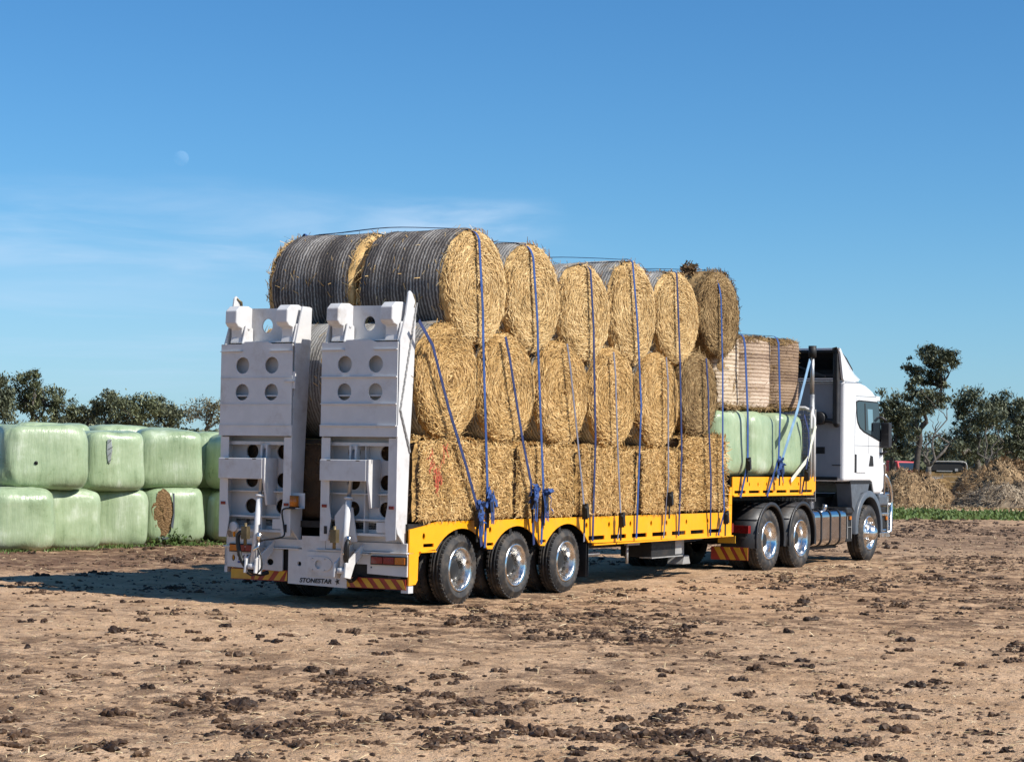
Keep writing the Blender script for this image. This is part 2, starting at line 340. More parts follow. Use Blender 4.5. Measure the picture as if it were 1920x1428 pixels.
def text(body, size, mat, parent, mp, name, shear=0, off=0):
    cu = bpy.data.curves.new('tmp', 'FONT'); cu.body = body; cu.size = size; cu.shear = shear; cu.offset = off; cu.extrude = .001; cu.align_x = 'CENTER'; cu.resolution_u = 4
    o = bpy.data.objects.new('tmp', cu); C.objects.link(o); me = bpy.data.meshes.new_from_object(o.evaluated_get(bpy.context.evaluated_depsgraph_get()))
    b = MB().add([mp(v.co.x, v.co.y, v.co.z) for v in me.vertices], [tuple(p.vertices) for p in me.polygons]); bpy.data.objects.remove(o); bpy.data.curves.remove(cu)
    return b.build(name, mat, parent)
def blade(mb, p, d, nrm, l, w, tint, mi=0, bend=0):
    p, d, n = Vector(p), Vector(d).normalized(), Vector(nrm); x = d.cross(n)
    if x.length < 1e-4: x = Vector((1, 0, 0))
    x = x.normalized() * w / 2; a, b, c = p - d * l / 2, p + n.normalized() * bend, p + d * l / 2
    mb.add([a - x, a + x, b + x, b - x, c + x * .5, c - x * .5], [(0, 1, 2, 3), (3, 2, 4, 5)], mi, tint)
def nz(p, s=1.0, o=0.0): return mnoise.noise(Vector((p[0] * s + o, p[1] * s + o * .7, p[2] * s - o)))
rnd = random.random
def ru(a, b): return a + (b - a) * rnd()

# ------------------------------------------------------------------ ground
def hfield(x, y):
    d = math.hypot(x, y)
    h = .028 * nz((x * .45, y * .45, 0)) + .014 * nz((x * 1.7, y * 1.7, 3.3)) + .014 * nz((x * 4.3, y * 4.3, 9.3)) + .012 * nz((x * 10, y * 10, 2)) + .006 * nz((x * 19, y * 19, 5))
    if d > 120: h *= max(0, 1 - (d - 120) / 80)
    return h
def build_ground():
    rs = [0.0, 1.5, 4, 7]; r = 9.0
    while r < 62: rs.append(r); r *= 1.0062
    while r < 9000: rs.append(r); r *= 1.09
    an = list(np.linspace(-19, 19, 460)); an = [-180 + i * 8 for i in range(20)] + an + [27 + i * 8 for i in range(19)]
    n = len(an); vs = []
    for r in rs:
        for a in an:
            x, y = r * math.sin(R(a)), r * math.cos(R(a)); vs.append((x, y, hfield(x, y) if r < 200 else 0))
    fs = [(i * n + j, i * n + (j + 1) % n, (i + 1) * n + (j + 1) % n, (i + 1) * n + j) for i in range(len(rs) - 1) for j in range(n)]
    o = MB().add(vs, [f[::-1] for f in fs], 0, .5, True).build('ground', 'soil'); tag(o, kind='structure')
build_ground()

# ------------------------------------------------------------------ wheels
def wheel(parent, x, z, r, out, wdt, dual=True, steer=False, rimr=.30):
    """out = +1 the outer face looks to -y (right side), -1 to +y"""
    y0 = 0.0 if out > 0 else 2.5; s = out
    root = empty('wheel', (x, y0, z), 0, parent)
    def T(name, ya):
        w = wdt; pr = [(0.035, rimr), (.012, rimr + .02), (.0, rimr + .07), (-.006, r * .80), (.004, r - .075), (.022, r - .03), (.045, r - .008), (.07, r)]
        pr += [(w * .26, r), (w * .27, r - .012), (w * .31, r - .012), (w * .32, r), (w * .48, r), (w * .49, r - .012), (w * .53, r - .012), (w * .54, r), (w * .68, r), (w * .69, r - .012), (w * .73, r - .012), (w * .74, r)]
        pr += [(w - .07, r), (w - .045, r - .008), (w - .02, r - .03), (w, r * .8), (w - .012, rimr + .02), (w - .035, rimr)]
        m = MB().lathe([(h * s + ya * s, q) for h, q in pr], n=56)
        for k in range(44):                                        # shoulder lugs
            a = 2 * math.pi * k / 44; c, d = math.cos(a), math.sin(a)
            for yy in (.05, w - .05):
                m.bar((c * (r - .03), (ya + yy) * s, d * (r - .03)), (c * (r + .002), (ya + yy) * s, d * (r + .002)), .035, .03, (0, 1, 0))
        return m.build(name, 'tyre', root)
    T('tyre', 0)
    if dual: T('tyre', wdt + .06)
    if steer:
        pr = [(.03, rimr + .012), (.0, rimr + .004), (.03, rimr - .02), (.06, rimr - .05), (.05, .21), (.01, .17), (-.02, .15)]
    else:
        pr = [(.03, rimr + .012), (.0, rimr + .004), (.03, rimr - .022), (.10, rimr - .035), (.17, rimr - .06), (.20, .19), (.205, .13)]
    m = MB().lathe([(h * s, q) for h, q in pr], n=48)
    if not steer:
        for k in range(10):
            a = 2 * math.pi * k / 10; m.cyl((.175 * math.cos(a), .205 * s, .175 * math.sin(a)), (.175 * math.cos(a), .165 * s, .175 * math.sin(a)), .016, 6)
    m.build('rim', 'chrome', root)
    if steer:
        m = MB().lathe([(.0, .155), (-.05, .14), (-.10, .11), (-.125, .07), (-.13, 0.001)], n=24)
        for h in range(len(m.v)): m.v[h] = (m.v[h][0], m.v[h][1] * s, m.v[h][2])
        for k in range(10):
            a = 2 * math.pi * k / 10; m.cyl((.19 * math.cos(a), .03 * s, .19 * math.sin(a)), (.19 * math.cos(a), -.035 * s, .19 * math.sin(a)), .017, 6)
        m.build('hub', 'chrome', root)
    else:
        m = MB().lathe([(.21 * s, .135), (.12 * s, .12), (.10 * s, .105), (.095 * s, .07), (.09 * s, .001)], n=24); m.build('hub', 'deep', root)
    return root

# ------------------------------------------------------------------ trailer (x forward, y to the left, z up; origin at the rear right corner)
YAW = R(60.8122); TO = Vector((-1.1391, 22.6404, 0))
def make_trailer():
    T = empty('drop_deck_trailer', TO, YAW)
    tag(T, 'drop deck trailer with yellow side rails and two white folded loading ramps, loaded with hay', 'trailer')
    # right side rail with wheel arches, keyholes and slots
    hub = [1.17, 2.53, 3.89]
    def rail_outline():
        p = [(0, .275), (.15, .285), (.19, .33), (.20, .60), (.28, .655), (.56, .672)]
        for h in hub:
            for i in range(13):
                a = -0.60 + 1.2 * i / 12; p.append((h + a, .048 + math.sqrt(.857 ** 2 - a * a)))
            p += [(h + .62, .64), (h + .74, .635)]
        p += [(4.7, .630), (9.40, .612), (9.41, 1.36), (9.32, 1.36), (9.27, 1.05), (9.18, .972), (.62, .995), (.50, .985), (.36, .955), (.10, .925), (0, .915)]
        return p
    holes = [circ(a, b, .040, 16, .030) for a, b in [(.31, .83), (1.85, .87), (3.21, .87), (4.44, .87), (5.117, .868), (5.787, .866), (6.468, .858), (6.99, .855), (7.69, .855), (8.477, .85)]]
    holes += [rect(4.50 + .67 * i, .672, 4.98 + .67 * i, .728) for i in range(7)] + [rect(.30, .705, .53, .745)] + [rect(h + .60, .68, h + .76, .715) for h in hub[:2]]
    m = MB().plate(rail_outline(), holes, XZ, 0, .02); m.box((4.6, -.035, .600), (9.40, .0, .618)); m.box((.21, -.03, .645), (.55, .0, .66))
    m.build('side_rail', 'yellow', T)
    m = MB().plate([(a, b) for a, b in rail_outline()], [], XZ, 2.48, 2.50); m.build('side_rail', 'yellow', T)
    MB().box((-.004, .003, .19), (.10, .10, .27)).build('corner_foot', 'white', T)
    MB().box((9.405, -.012, .66), (9.45, .10, .80)).build('marker_lamp', 'red', T)
    m = MB().box((.02, .03, .90), (9.38, 2.47, .975))
    for i in range(14): m.box((.4 + i * .66, .03, .76), (.46 + i * .66, 2.47, .895))
    m.build('deck', 'deep', T)
    m = MB()
    for y in (.62, 1.74): m.box((.05, y, .50), (9.45, y + .14, .88)); m.box((9.3, y, .52), (9.7, y + .14, 1.3)); m.box((9.4, y, 1.12), (13.0, y + .14, 1.36))
    m.build('chassis', 'deep', T)
    m = MB()
    for h in hub: m.cyl((h, .3, .417), (h, 2.2, .417), .065, 12); m.box((h - .45, .45, .45), (h + .1, .57, .55)); m.box((h - .45, 1.93, .45), (h + .1, 2.05, .55))
    m.build('axle', 'deep', T)
    m = MB().box((.55, .022, .915), (4.6, .55, .935)).box((.55, 1.95, .915), (4.6, 2.478, .935))
    for x in (.55, 1.84, 3.2, 4.56): m.box((x, .03, .62), (x + .02, .52, .9))
    m.build('wheel_guard', 'deep', T)
    for h in hub: wheel(T, h, .417, .417, 1, .235, True, False, .255)
    for h in hub: wheel(T, h, .417, .417, -1, .235, True, False, .255)
    # gooseneck deck
    MB().box((9.40, .03, 1.37), (13.05, 2.47, 1.515)).build('upper_deck', 'deep', T)
    MB().box((9.415, .06, .70), (9.46, 2.44, 1.36)).build('gooseneck_face', 'deep', T)
    for y0, y1 in ((0, .02), (2.48, 2.5)):
        hs_ = [circ(9.75 + .36 * i, 1.40, .034, 14, .022) for i in range(9)] + [rect(9.50 + .59 * i, 1.262, 9.95 + .59 * i, 1.305) for i in range(6)]
        MB().plate([(9.42, 1.235), (12.95, 1.235), (13.08, 1.30), (13.08, 1.52), (9.42, 1.52)], hs_, XZ, y0, y1).box((9.42, y0 - .03 if y0 < 1 else y1, 1.215), (12.9, y0 if y0 < 1 else y1 + .03, 1.235)).build('upper_rail', 'yellow', T)
    # headboard: white bent pipe and mesh
    m = MB().tube([(13.02, .02, 1.45), (13.02, .02, 2.52), (13.02, .06, 2.64), (13.02, .18, 2.70), (13.02, 2.32, 2.70), (13.02, 2.44, 2.64), (13.02, 2.48, 2.52), (13.02, 2.48, 1.45)], .032, 10)
    m.tube([(12.86, .01, 1.50), (12.86, .01, 2.60), (12.95, .01, 2.70), (13.02, .06, 2.70)], .024, 8)
    for y in (.85, 1.65): m.cyl((13.02, y, 1.5), (13.02, y, 2.7), .025, 10)
    m.build('headboard_frame', 'white', T)
    m = MB()
    for i in range(34): m.cyl((13.10, .02 + .074 * i, 1.1), (13.10, .02 + .074 * i, 2.68), .008, 5)
    for i in range(20): m.cyl((13.10, .02, 1.15 + .08 * i), (13.10, 2.46, 1.15 + .08 * i), .008, 5)
    m.box((13.12, .02, 1.10), (13.135, 2.48, 1.9)); m.build('headboard_mesh', 'galv', T)
    # rear face
    m = MB().box((-.02, .02, .655), (.08, 2.58, .755)).box((-.06, .0, .635), (.10, 1.26, .652)).box((-.06, 1.50, .635), (.10, 2.60, .652))
    m.build('rear_beam', 'white', T, .006)
    m = MB().plate([(.83, .215), (1.66, .235), (1.66, .64), (1.47, .64), (1.47, .80), (1.14, .80), (1.14, .64), (.83, .63)], [circ(1.50, .47, .028)], YZ, -.03, .0); m.build('coupling_panel', 'white', T)
    m = MB().plate([(.80, .335), (1.385, .345), (1.385, .62), (.80, .62)], [circ(1.21, .475, .052)], YZ, -.048, -.033)
    m.plate([(1.36, .395), (1.36, .565)] + [(1.14 + .0 + .12 * math.cos(a), .48 + .085 * math.sin(a)) for a in np.linspace(math.pi / 2, 3 * math.pi / 2, 12)], [circ(1.21, .475, .050)], YZ, -.060, -.048)
    for a, b in ((1.29, .54), (1.29, .41), (1.12, .54), (1.12, .41)): m.cyl((-.068, a, b), (-.06, a, b), .009, 8)
    m.build('mounting_plate', 'white', T)
    MB().cyl((-.02, 1.21, .475), (-.004, 1.21, .475), .06, 20).build('coupling_hole', 'deep', T)
    MB().cyl((-.04, .88, .475), (-.032, .88, .475), .038, 18).build('cap', 'steel', T)
    text('STONESTAR', .072, 'ink', T, lambda a, b, t: (-.034 - t, 1.265 - a * 1.14, .258 + b * 1.0), 'lettering', .18, .0022)
    st_ = [(.955 + (.036 if i % 2 == 0 else .014) * math.sin(i * math.pi / 5 + .3), .285 + (.042 if i % 2 == 0 else .016) * math.cos(i * math.pi / 5 + .3)) for i in range(10)]
    MB().plate(st_, [], YZ, -.037, -.033).build('star_emblem', 'ink', T)
    text('42', .045, 'galv', T, lambda a, b, t: (-.050 - t, .90 - a, .37 + b), 'lettering')
    # left tail panel, number plate, lamps
    m = MB().plate([(1.75, .37), (2.60, .40), (2.60, .64), (1.75, .63)], [circ(2.47, .505, .038, 16, .024), circ(1.93, .475, .038, 16, .05)], YZ, -.02, .0); m.box((-.02, 2.56, .33), (.4, 2.60, .62)); m.build('tail_panel', 'white', T)
    MB().box((-.028, 2.03, .445), (-.023, 2.40, .56)).build('number_plate', 'plate', T)
    MB().box((-.031, 2.032, .446), (-.0285, 2.398, .470)).build('plate_strip', 'blue', T)
    text('YV 50 NG', .098, 'ink', T, lambda a, b, t: (-.031 - t, 2.215 - a * .92, .480 + b), 'plate_lettering', 0, .002)
    def lamp(y_out, y_in, z0, z1, flip):
        w = (y_in - y_out); L_ = MB().box((-.05, min(y_out, y_in) - .012, z0 - .012), (-.022, max(y_out, y_in) + .012, z1 + .012)).build('tail_lamp', 'deep', T)
        MB().box((-.062, y_out, z0), (-.05, y_out + w * .30, z1)).build('amber_lens', 'amber', L_, .004); MB().box((-.062, y_out + w * .32, z0), (-.05, y_out + w * .64, z1)).build('red_lens', 'red', L_, .004); MB().box((-.062, y_out + w * .66, z0), (-.05, y_in, z1)).build('red_lens', 'red', L_, .004)
    lamp(.02, .48, .515, .592, 0); lamp(2.50, 2.15, .592, .665, 1)
    m = MB().plate([(.015, .375), (.555, .395), (.555, .50), (.70, .50), (.70, .635), (.015, .635)], [circ(.50, .47, .012)], YZ, -.02, .0)
    m.box((-.10, .50, .62), (-.02, .64, .628)); m.build('light_panel', 'white', T)
    MB().box((.03, .30, .34), (.30, 2.3, .62)).build('under_panel', 'deep', T)
    def hazard(a0, a1, z0, z1, slope, solid, sh):
        MB().box((-.018, a0, z0 - .008), (-.006, a1, z1 + .008)).build('hazard_board', 'hazred', T)
        m = MB(); x = a0
        W_, G = .085, .075; s_ = slope * (z1 - z0)
        if solid: m.box((-.022, a1 - solid, z0), (-.0185, a1, z1)); a1 -= solid + .04
        x = a0 - .05
        while x < a1:
            q = [(x, z0), (x + W_, z0), (x + W_ + s_, z1), (x + s_, z1)]
            q = [(min(max(p, a0), a1), z) for p, z in q]
            if max(p for p, _ in q) - min(p for p, _ in q) > .03: m.prism(q, YZ, -.022, -.0185)
            x += W_ + G
        m.build('hazard_stripes', 'hazyel', T)
    hazard(1.68, 2.50, .262, .375, -.8, .30, 0); hazard(.03, .83, .235, .340, .9, 0, 0)
    # ramps
    def ramp(y0, outer):
        """y0 = right edge, outer = +1 outer side is the right one"""
        Rm = empty('loading_ramp', (0, y0, 0), 0, T); w = 1.04
        prof = [(-.172, .95), (-.145, .865), (.04, .705), (.048, .915), (.088, 1.94), (.145, 2.745), (.172, 3.49), (.13, 3.50), (-.02, 3.50), (-.15, 3.07), (-.18, 1.95)]
        tall = [(-.172, .95), (-.145, .865), (.04, .705), (.048, .915), (.088, 1.94), (.145, 2.745), (.172, 3.50), (.075, 3.63), (.03, 3.65), (0, 3.62), (-.05, 3.36), (-.16, 3.07), (-.18, 1.95)]
        pr, pl = (tall, prof) if outer > 0 else (prof, tall)
        m = MB().prism(pr, XZ, 0, .022).prism(pl, XZ, w - .022, w)
        m.build('side_plate', 'white', Rm, .004)
        web = MB()
        for a0, a1, ca in ((.022, .50, .27), (.50, w - .022, .72)):
            for b0, b1, cb in ((.76, 1.28, 1.13), (1.28, 1.60, 1.44), (1.60, 1.94, 1.78)): web.cell(a0, b0, a1, b1, ca, cb, .088, YZ, .02, .04)
        web.box((.02, .022, 1.94), (.04, w - .022, 3.10))
        web.box((-.12, .022, .83), (.02, w - .022, .86)).box((-.10, .022, 1.00), (.02, w - .022, 1.02)).box((-.08, .022, 1.30), (.02, w - .022, 1.315)).box((-.12, .022, 1.86), (.02, w - .022, 1.90))
        web.box((-.06, .50, .86), (.02, .52, 1.86)); web.build('ramp_web', 'white', Rm)
        MB().plate([(0.0, .80), (.13, .78), (.15, 1.0), (.115, 1.2), (.115, 1.95), (0, 1.95)], [], YZ, -.186, -.174).build('flange', 'white', Rm, .003)
        MB().plate([(w, .76), (w - .11, .76), (w - .15, 1.02), (w - .12, 1.2), (w - .12, 1.95), (w, 1.95)], [], YZ, -.186, -.174).build('flange', 'white', Rm, .003)
        for yy in (.03, w - .09): MB().box((-.196, yy, 1.145), (-.187, yy + .065, 1.18)).build('reflector', 'red', Rm)
        # folded flap
        hf = [circ(a, b, .098, 28) for a in (.295, .72) for b in (2.48, 2.797)]
        m = MB().plate([(-.012, 1.965), (w + .012, 1.965), (w + .012, 2.09), (w, 2.1), (w, 3.05), (w - .3, 3.05), (w - .36, 3.075), (.36, 3.075), (.3, 3.05), (0, 3.05), (0, 2.1), (-.012, 2.09)], hf, YZ, -.212, -.197)
        m.build('flap', 'white', Rm, .003)
        m = MB()
        for z, h in ((2.96, .010), (2.645, .012), (2.335, .012), (2.085, .012)):
            if outer > 0 or z > 2.9:
                if z > 2.9: m.box((-.236, 0, z), (-.2125, .32, z + h)).box((-.236, w - .32, z), (-.2125, w, z + h))
                else: m.box((-.236, 0, z), (-.2125, w, z + h))
            else: m.box((-.222, 0, z), (-.2125, w, z + .006))
        m.build('grip_bar', 'white', Rm)
        m = MB().box((-.09, .024, 1.98), (-.075, w - .024, 3.04)).box((-.196, .024, 1.98), (-.10, w - .024, 1.995)).box((-.196, .024, 3.025), (-.10, w - .024, 3.04)).box((-.19, .024, 2.43), (-.10, w - .024, 2.445)); m.build('flap_back', 'white', Rm)
        if outer < 0: MB().box((-.20, -.035, 2.52), (-.18, 0, 2.72)).box((-.235, -.03, 2.60), (-.2, .10, 2.615)).build('latch', 'white', Rm)
        # head: recessed plate and hinge lugs
        m = MB().plate([(.06, 3.08), (w - .06, 3.08), (w - .06, 3.50), (.06, 3.485)], [circ(.575, 3.285, .085, 24, .078), circ(.33, 3.27, .02), circ(.235, 3.28, .05)], YZ, .07, .09); m.box((-.13, .22, 3.07), (.07, w - .22, 3.085)); m.build('head_plate', 'white', Rm)
        for yc in (.15, w - .15):
            m = MB().prism([(.085, 3.07), (.10, 3.49), (.0, 3.52), (-.16, 3.51), (-.235, 3.45), (-.24, 3.30), (-.20, 3.26), (-.12, 3.24), (-.115, 3.14), (-.14, 3.07)], XZ, yc - .085, yc + .085)
            m.prism([(.05, 3.06), (.05, 3.25), (-.02, 3.30), (-.09, 3.29), (-.16, 3.06)], XZ, yc - .125, yc - .095).cyl((-.05, yc - .14, 3.245), (-.05, yc + .12, 3.245), .022, 10)
            m.build('hinge_lug', 'white', Rm, .018, 3)
        # cross box with its deep side cheek
        m = MB().box((-.275, .36, 1.455), (-.19, 1.0, 1.70)); m.build('cross_box', 'white', Rm, .008)
        MB().prism([(-.27, 1.705), (-.02, 1.705), (-.02, 1.15), (-.20, 1.15), (-.27, 1.45)], XZ, .325, .355).build('cheek_plate', 'white', Rm, .004)
        MB().box((-.280, .45, 1.685), (-.2755, .50, 1.695)).box((-.280, .85, 1.685), (-.2755, .90, 1.695)).build('slot', 'deep', Rm)
        yc = .62 if outer > 0 else .42
        hyd = MB().cyl((-.33, yc, .44), (-.22, yc, 1.26), .037, 18).cyl((-.335, yc, .40), (-.328, yc, .46), .062, 18).cyl((-.222, yc, 1.245), (-.219, yc, 1.27), .055, 18).build('hydraulic_cylinder', 'white', Rm)
        MB().cyl((-.22, yc, 1.265), (-.13, yc, 1.80), .024, 14).build('piston_rod', 'steel', hyd)
        MB().box((-.16, yc - .05, 1.70), (-.09, yc - .025, 1.86)).box((-.16, yc + .025, 1.70), (-.09, yc + .05, 1.86)).box((-.13, yc - .05, 1.82), (.02, yc + .05, 1.87)).build('clevis', 'white', hyd)
        MB().prism([(-.40, .36), (-.28, .34), (-.20, .50), (-.02, .62), (-.02, .74), (-.24, .60), (-.38, .52)], XZ, yc - .085, yc - .06).prism([(-.40, .36), (-.28, .34), (-.20, .50), (-.02, .62), (-.02, .74), (-.24, .60), (-.38, .52)], XZ, yc + .06, yc + .085).build('cylinder_bracket', 'white', hyd, .004)
        MB().box((-.40, yc + .05, .75), (-.33, yc + .13, .90)).cyl((-.37, yc + .09, .68), (-.37, yc + .09, .94), .02, 8).build('valve', 'brass', hyd)
        m = MB().cyl((-.30, yc - .06, .74), (-.30, yc - .06, .83), .03, 12).tube([(-.30, yc - .06, .74), (-.33, yc - .07, .66), (-.35, yc - .02, .62)], .018, 8); m.build('pipe_fitting', 'chrome', hyd)
        m = MB().plate([(.55 if outer > 0 else .0, .76), (.84 if outer > 0 else .0, .76), (.86 if outer > 0 else .0, 1.05), (.74 if outer > 0 else .0, 1.19), (.62 if outer > 0 else .0, 1.15)], [], YZ, -.15, -.13) if outer > 0 else MB().cyl((-.15, .86, .88), (-.11, .86, .88), .06, 16)
        m.build('gusset' if outer > 0 else 'pivot_boss', 'white', Rm, .004)
        MB().box((-.13, .16, .87), (-.12, .30, .99)).build('lower_pad', 'white', Rm, .004)
        MB().box((-.192, w - .10 if outer > 0 else .05, .84), (-.187, w - .06 if outer > 0 else .09, .93)).build('keyhole', 'deep', Rm)
        return Rm
    rr = ramp(.07, 1); rl = ramp(1.53, -1)
    # chain on the right ramp and yellow hooks at both tips
    m = MB(); pts = [Vector((.165, -.012, 3.52)), Vector((-.15, -.012, 2.27)), Vector((.07, -.012, 1.80))]
    for a, b in ((pts[0], pts[1]), (pts[1], pts[2]), (pts[1], Vector((.05, -.012, 1.86)))):
        n = int((b - a).length / .042)
        for i in range(n):
            p, q = a + (b - a) * (i / n), a + (b - a) * ((i + 1.15) / n); m.bar(p, q, .020 if i % 2 else .009, .009 if i % 2 else .020, (0, 1, 0))
    m.build('chain', 'galv', rr)
    MB().tube([(.06, .02, 3.62), (.13, .01, 3.60), (.15, .01, 3.52), (.12, .01, 3.46)], .014, 8).build('hook', 'brass', rr)
    MB().tube([(.04, 1.02, 3.62), (.11, 1.0, 3.58), (.12, 1.0, 3.50)], .014, 8).build('hook', 'brass', rl)
    # beacon and its cable, hoses
    b = MB().box((-.15, 1.36, 1.12), (-.14, 1.56, 1.30)).box((-.24, 1.36, 1.12), (-.14, 1.50, 1.128)).build('beacon_bracket', 'white', T)
    MB().cyl((-.20, 1.47, 1.13), (-.20, 1.47, 1.27), .055, 20).build('beacon', 'amber', b)
    MB().cyl((-.20, 1.47, 1.115), (-.20, 1.47, 1.14), .062, 20).build('beacon_base', 'deep', b)
    def sm(p, n=6):
        p = [Vector(q) for q in p]; out = []
        for i in range(len(p) - 1):
            a, b_, c, d = p[max(i - 1, 0)], p[i], p[i + 1], p[min(i + 2, len(p) - 1)]
            for k in range(n):
                t_ = k / n; out.append(.5 * ((2 * b_) + (-a + c) * t_ + (2 * a - 5 * b_ + 4 * c - d) * t_ * t_ + (-a + 3 * b_ - 3 * c + d) * t_ ** 3))
        return out + [p[-1]]
    MB().tube(sm([(-.2, 1.48, 1.12), (-.22, 1.62, 1.10), (-.22, 1.60, .92), (-.24, 1.58, .80), (-.28, 1.70, .76), (-.30, 1.84, .74), (-.32, 1.90, .68), (-.33, 1.84, .56), (-.34, 1.82, .42), (-.36, 1.92, .33), (-.36, 2.02, .36)]), .010, 6).build('cable', 'hose', T)
    MB().tube(sm([(-.36, 2.07, .84), (-.37, 2.14, .80), (-.37, 2.14, .68), (-.36, 2.10, .52), (-.33, 2.02, .40), (-.28, 1.90, .345), (-.16, 1.86, .36)]), .027, 8).build('hose', 'hose', T)
    MB().tube(sm([(-.33, .62, .78), (-.37, .60, .74), (-.36, .61, .60), (-.30, .66, .42), (-.14, .70, .31), (.0, .70, .36)]), .024, 8).build('hose', 'hose', T)
    MB().tube(sm([(-.33, .64, .76), (-.35, .64, .70), (-.33, .66, .56), (-.26, .70, .40), (-.10, .74, .30)]), .018, 8).build('hose', 'hose', T)
    # gear below the deck
    m = MB().box((8.28, .35, .26), (8.40, .47, .95)).prism([(8.20, .20), (8.48, .20), (8.42, .33), (8.26, .33)], XZ, .28, .54); m.build('landing_leg', 'galv', T, .006)
    MB().box((6.75, .12, .36), (7.75, .62, .60)).build('tool_box', 'deep', T, .01)
    MB().box((6.72, .10, .345), (7.80, .30, .36)).box((7.55, .112, .38), (7.78, .119, .58)).build('tool_box_trim', 'galv', T)
    MB().bar((5.9, .12, .58), (6.3, .12, .58), .05, .05).cyl((5.98, .14, .30), (5.98, .14, .58), .020, 8).build('stop_bracket', 'galv', T)
    m = MB(); m.lathe([(0, .10), (.03, .12), (.06, .10), (.03, .08), (0, .10)], (4.62, .14, .46), n=24).bar((4.6, .15, .24), (4.58, .15, .36), .05, .03).bar((4.68, .15, .24), (4.66, .15, .36), .05, .03).cyl((4.65, .2, .46), (5.2, .2, .46), .03, 8); m.build('winch_ring', 'galv', T)
    m = MB()
    for x in (4.5, 4.56): m.box((x, .03, .18), (x + .008, .40, .63))
    m.build('mud_flap', 'black', T)
    MB().tube([(5.2, .9, .62), (6.2, .7, .55), (6.8, .7, .60)], .03, 8).build('air_line', 'hose', T)
    MB().prism([(5.3, .88), (6.0, .88), (6.1, .55)], XZ, .4, .46).build('brace', 'deep', T)
    return T
trailer = make_trailer()

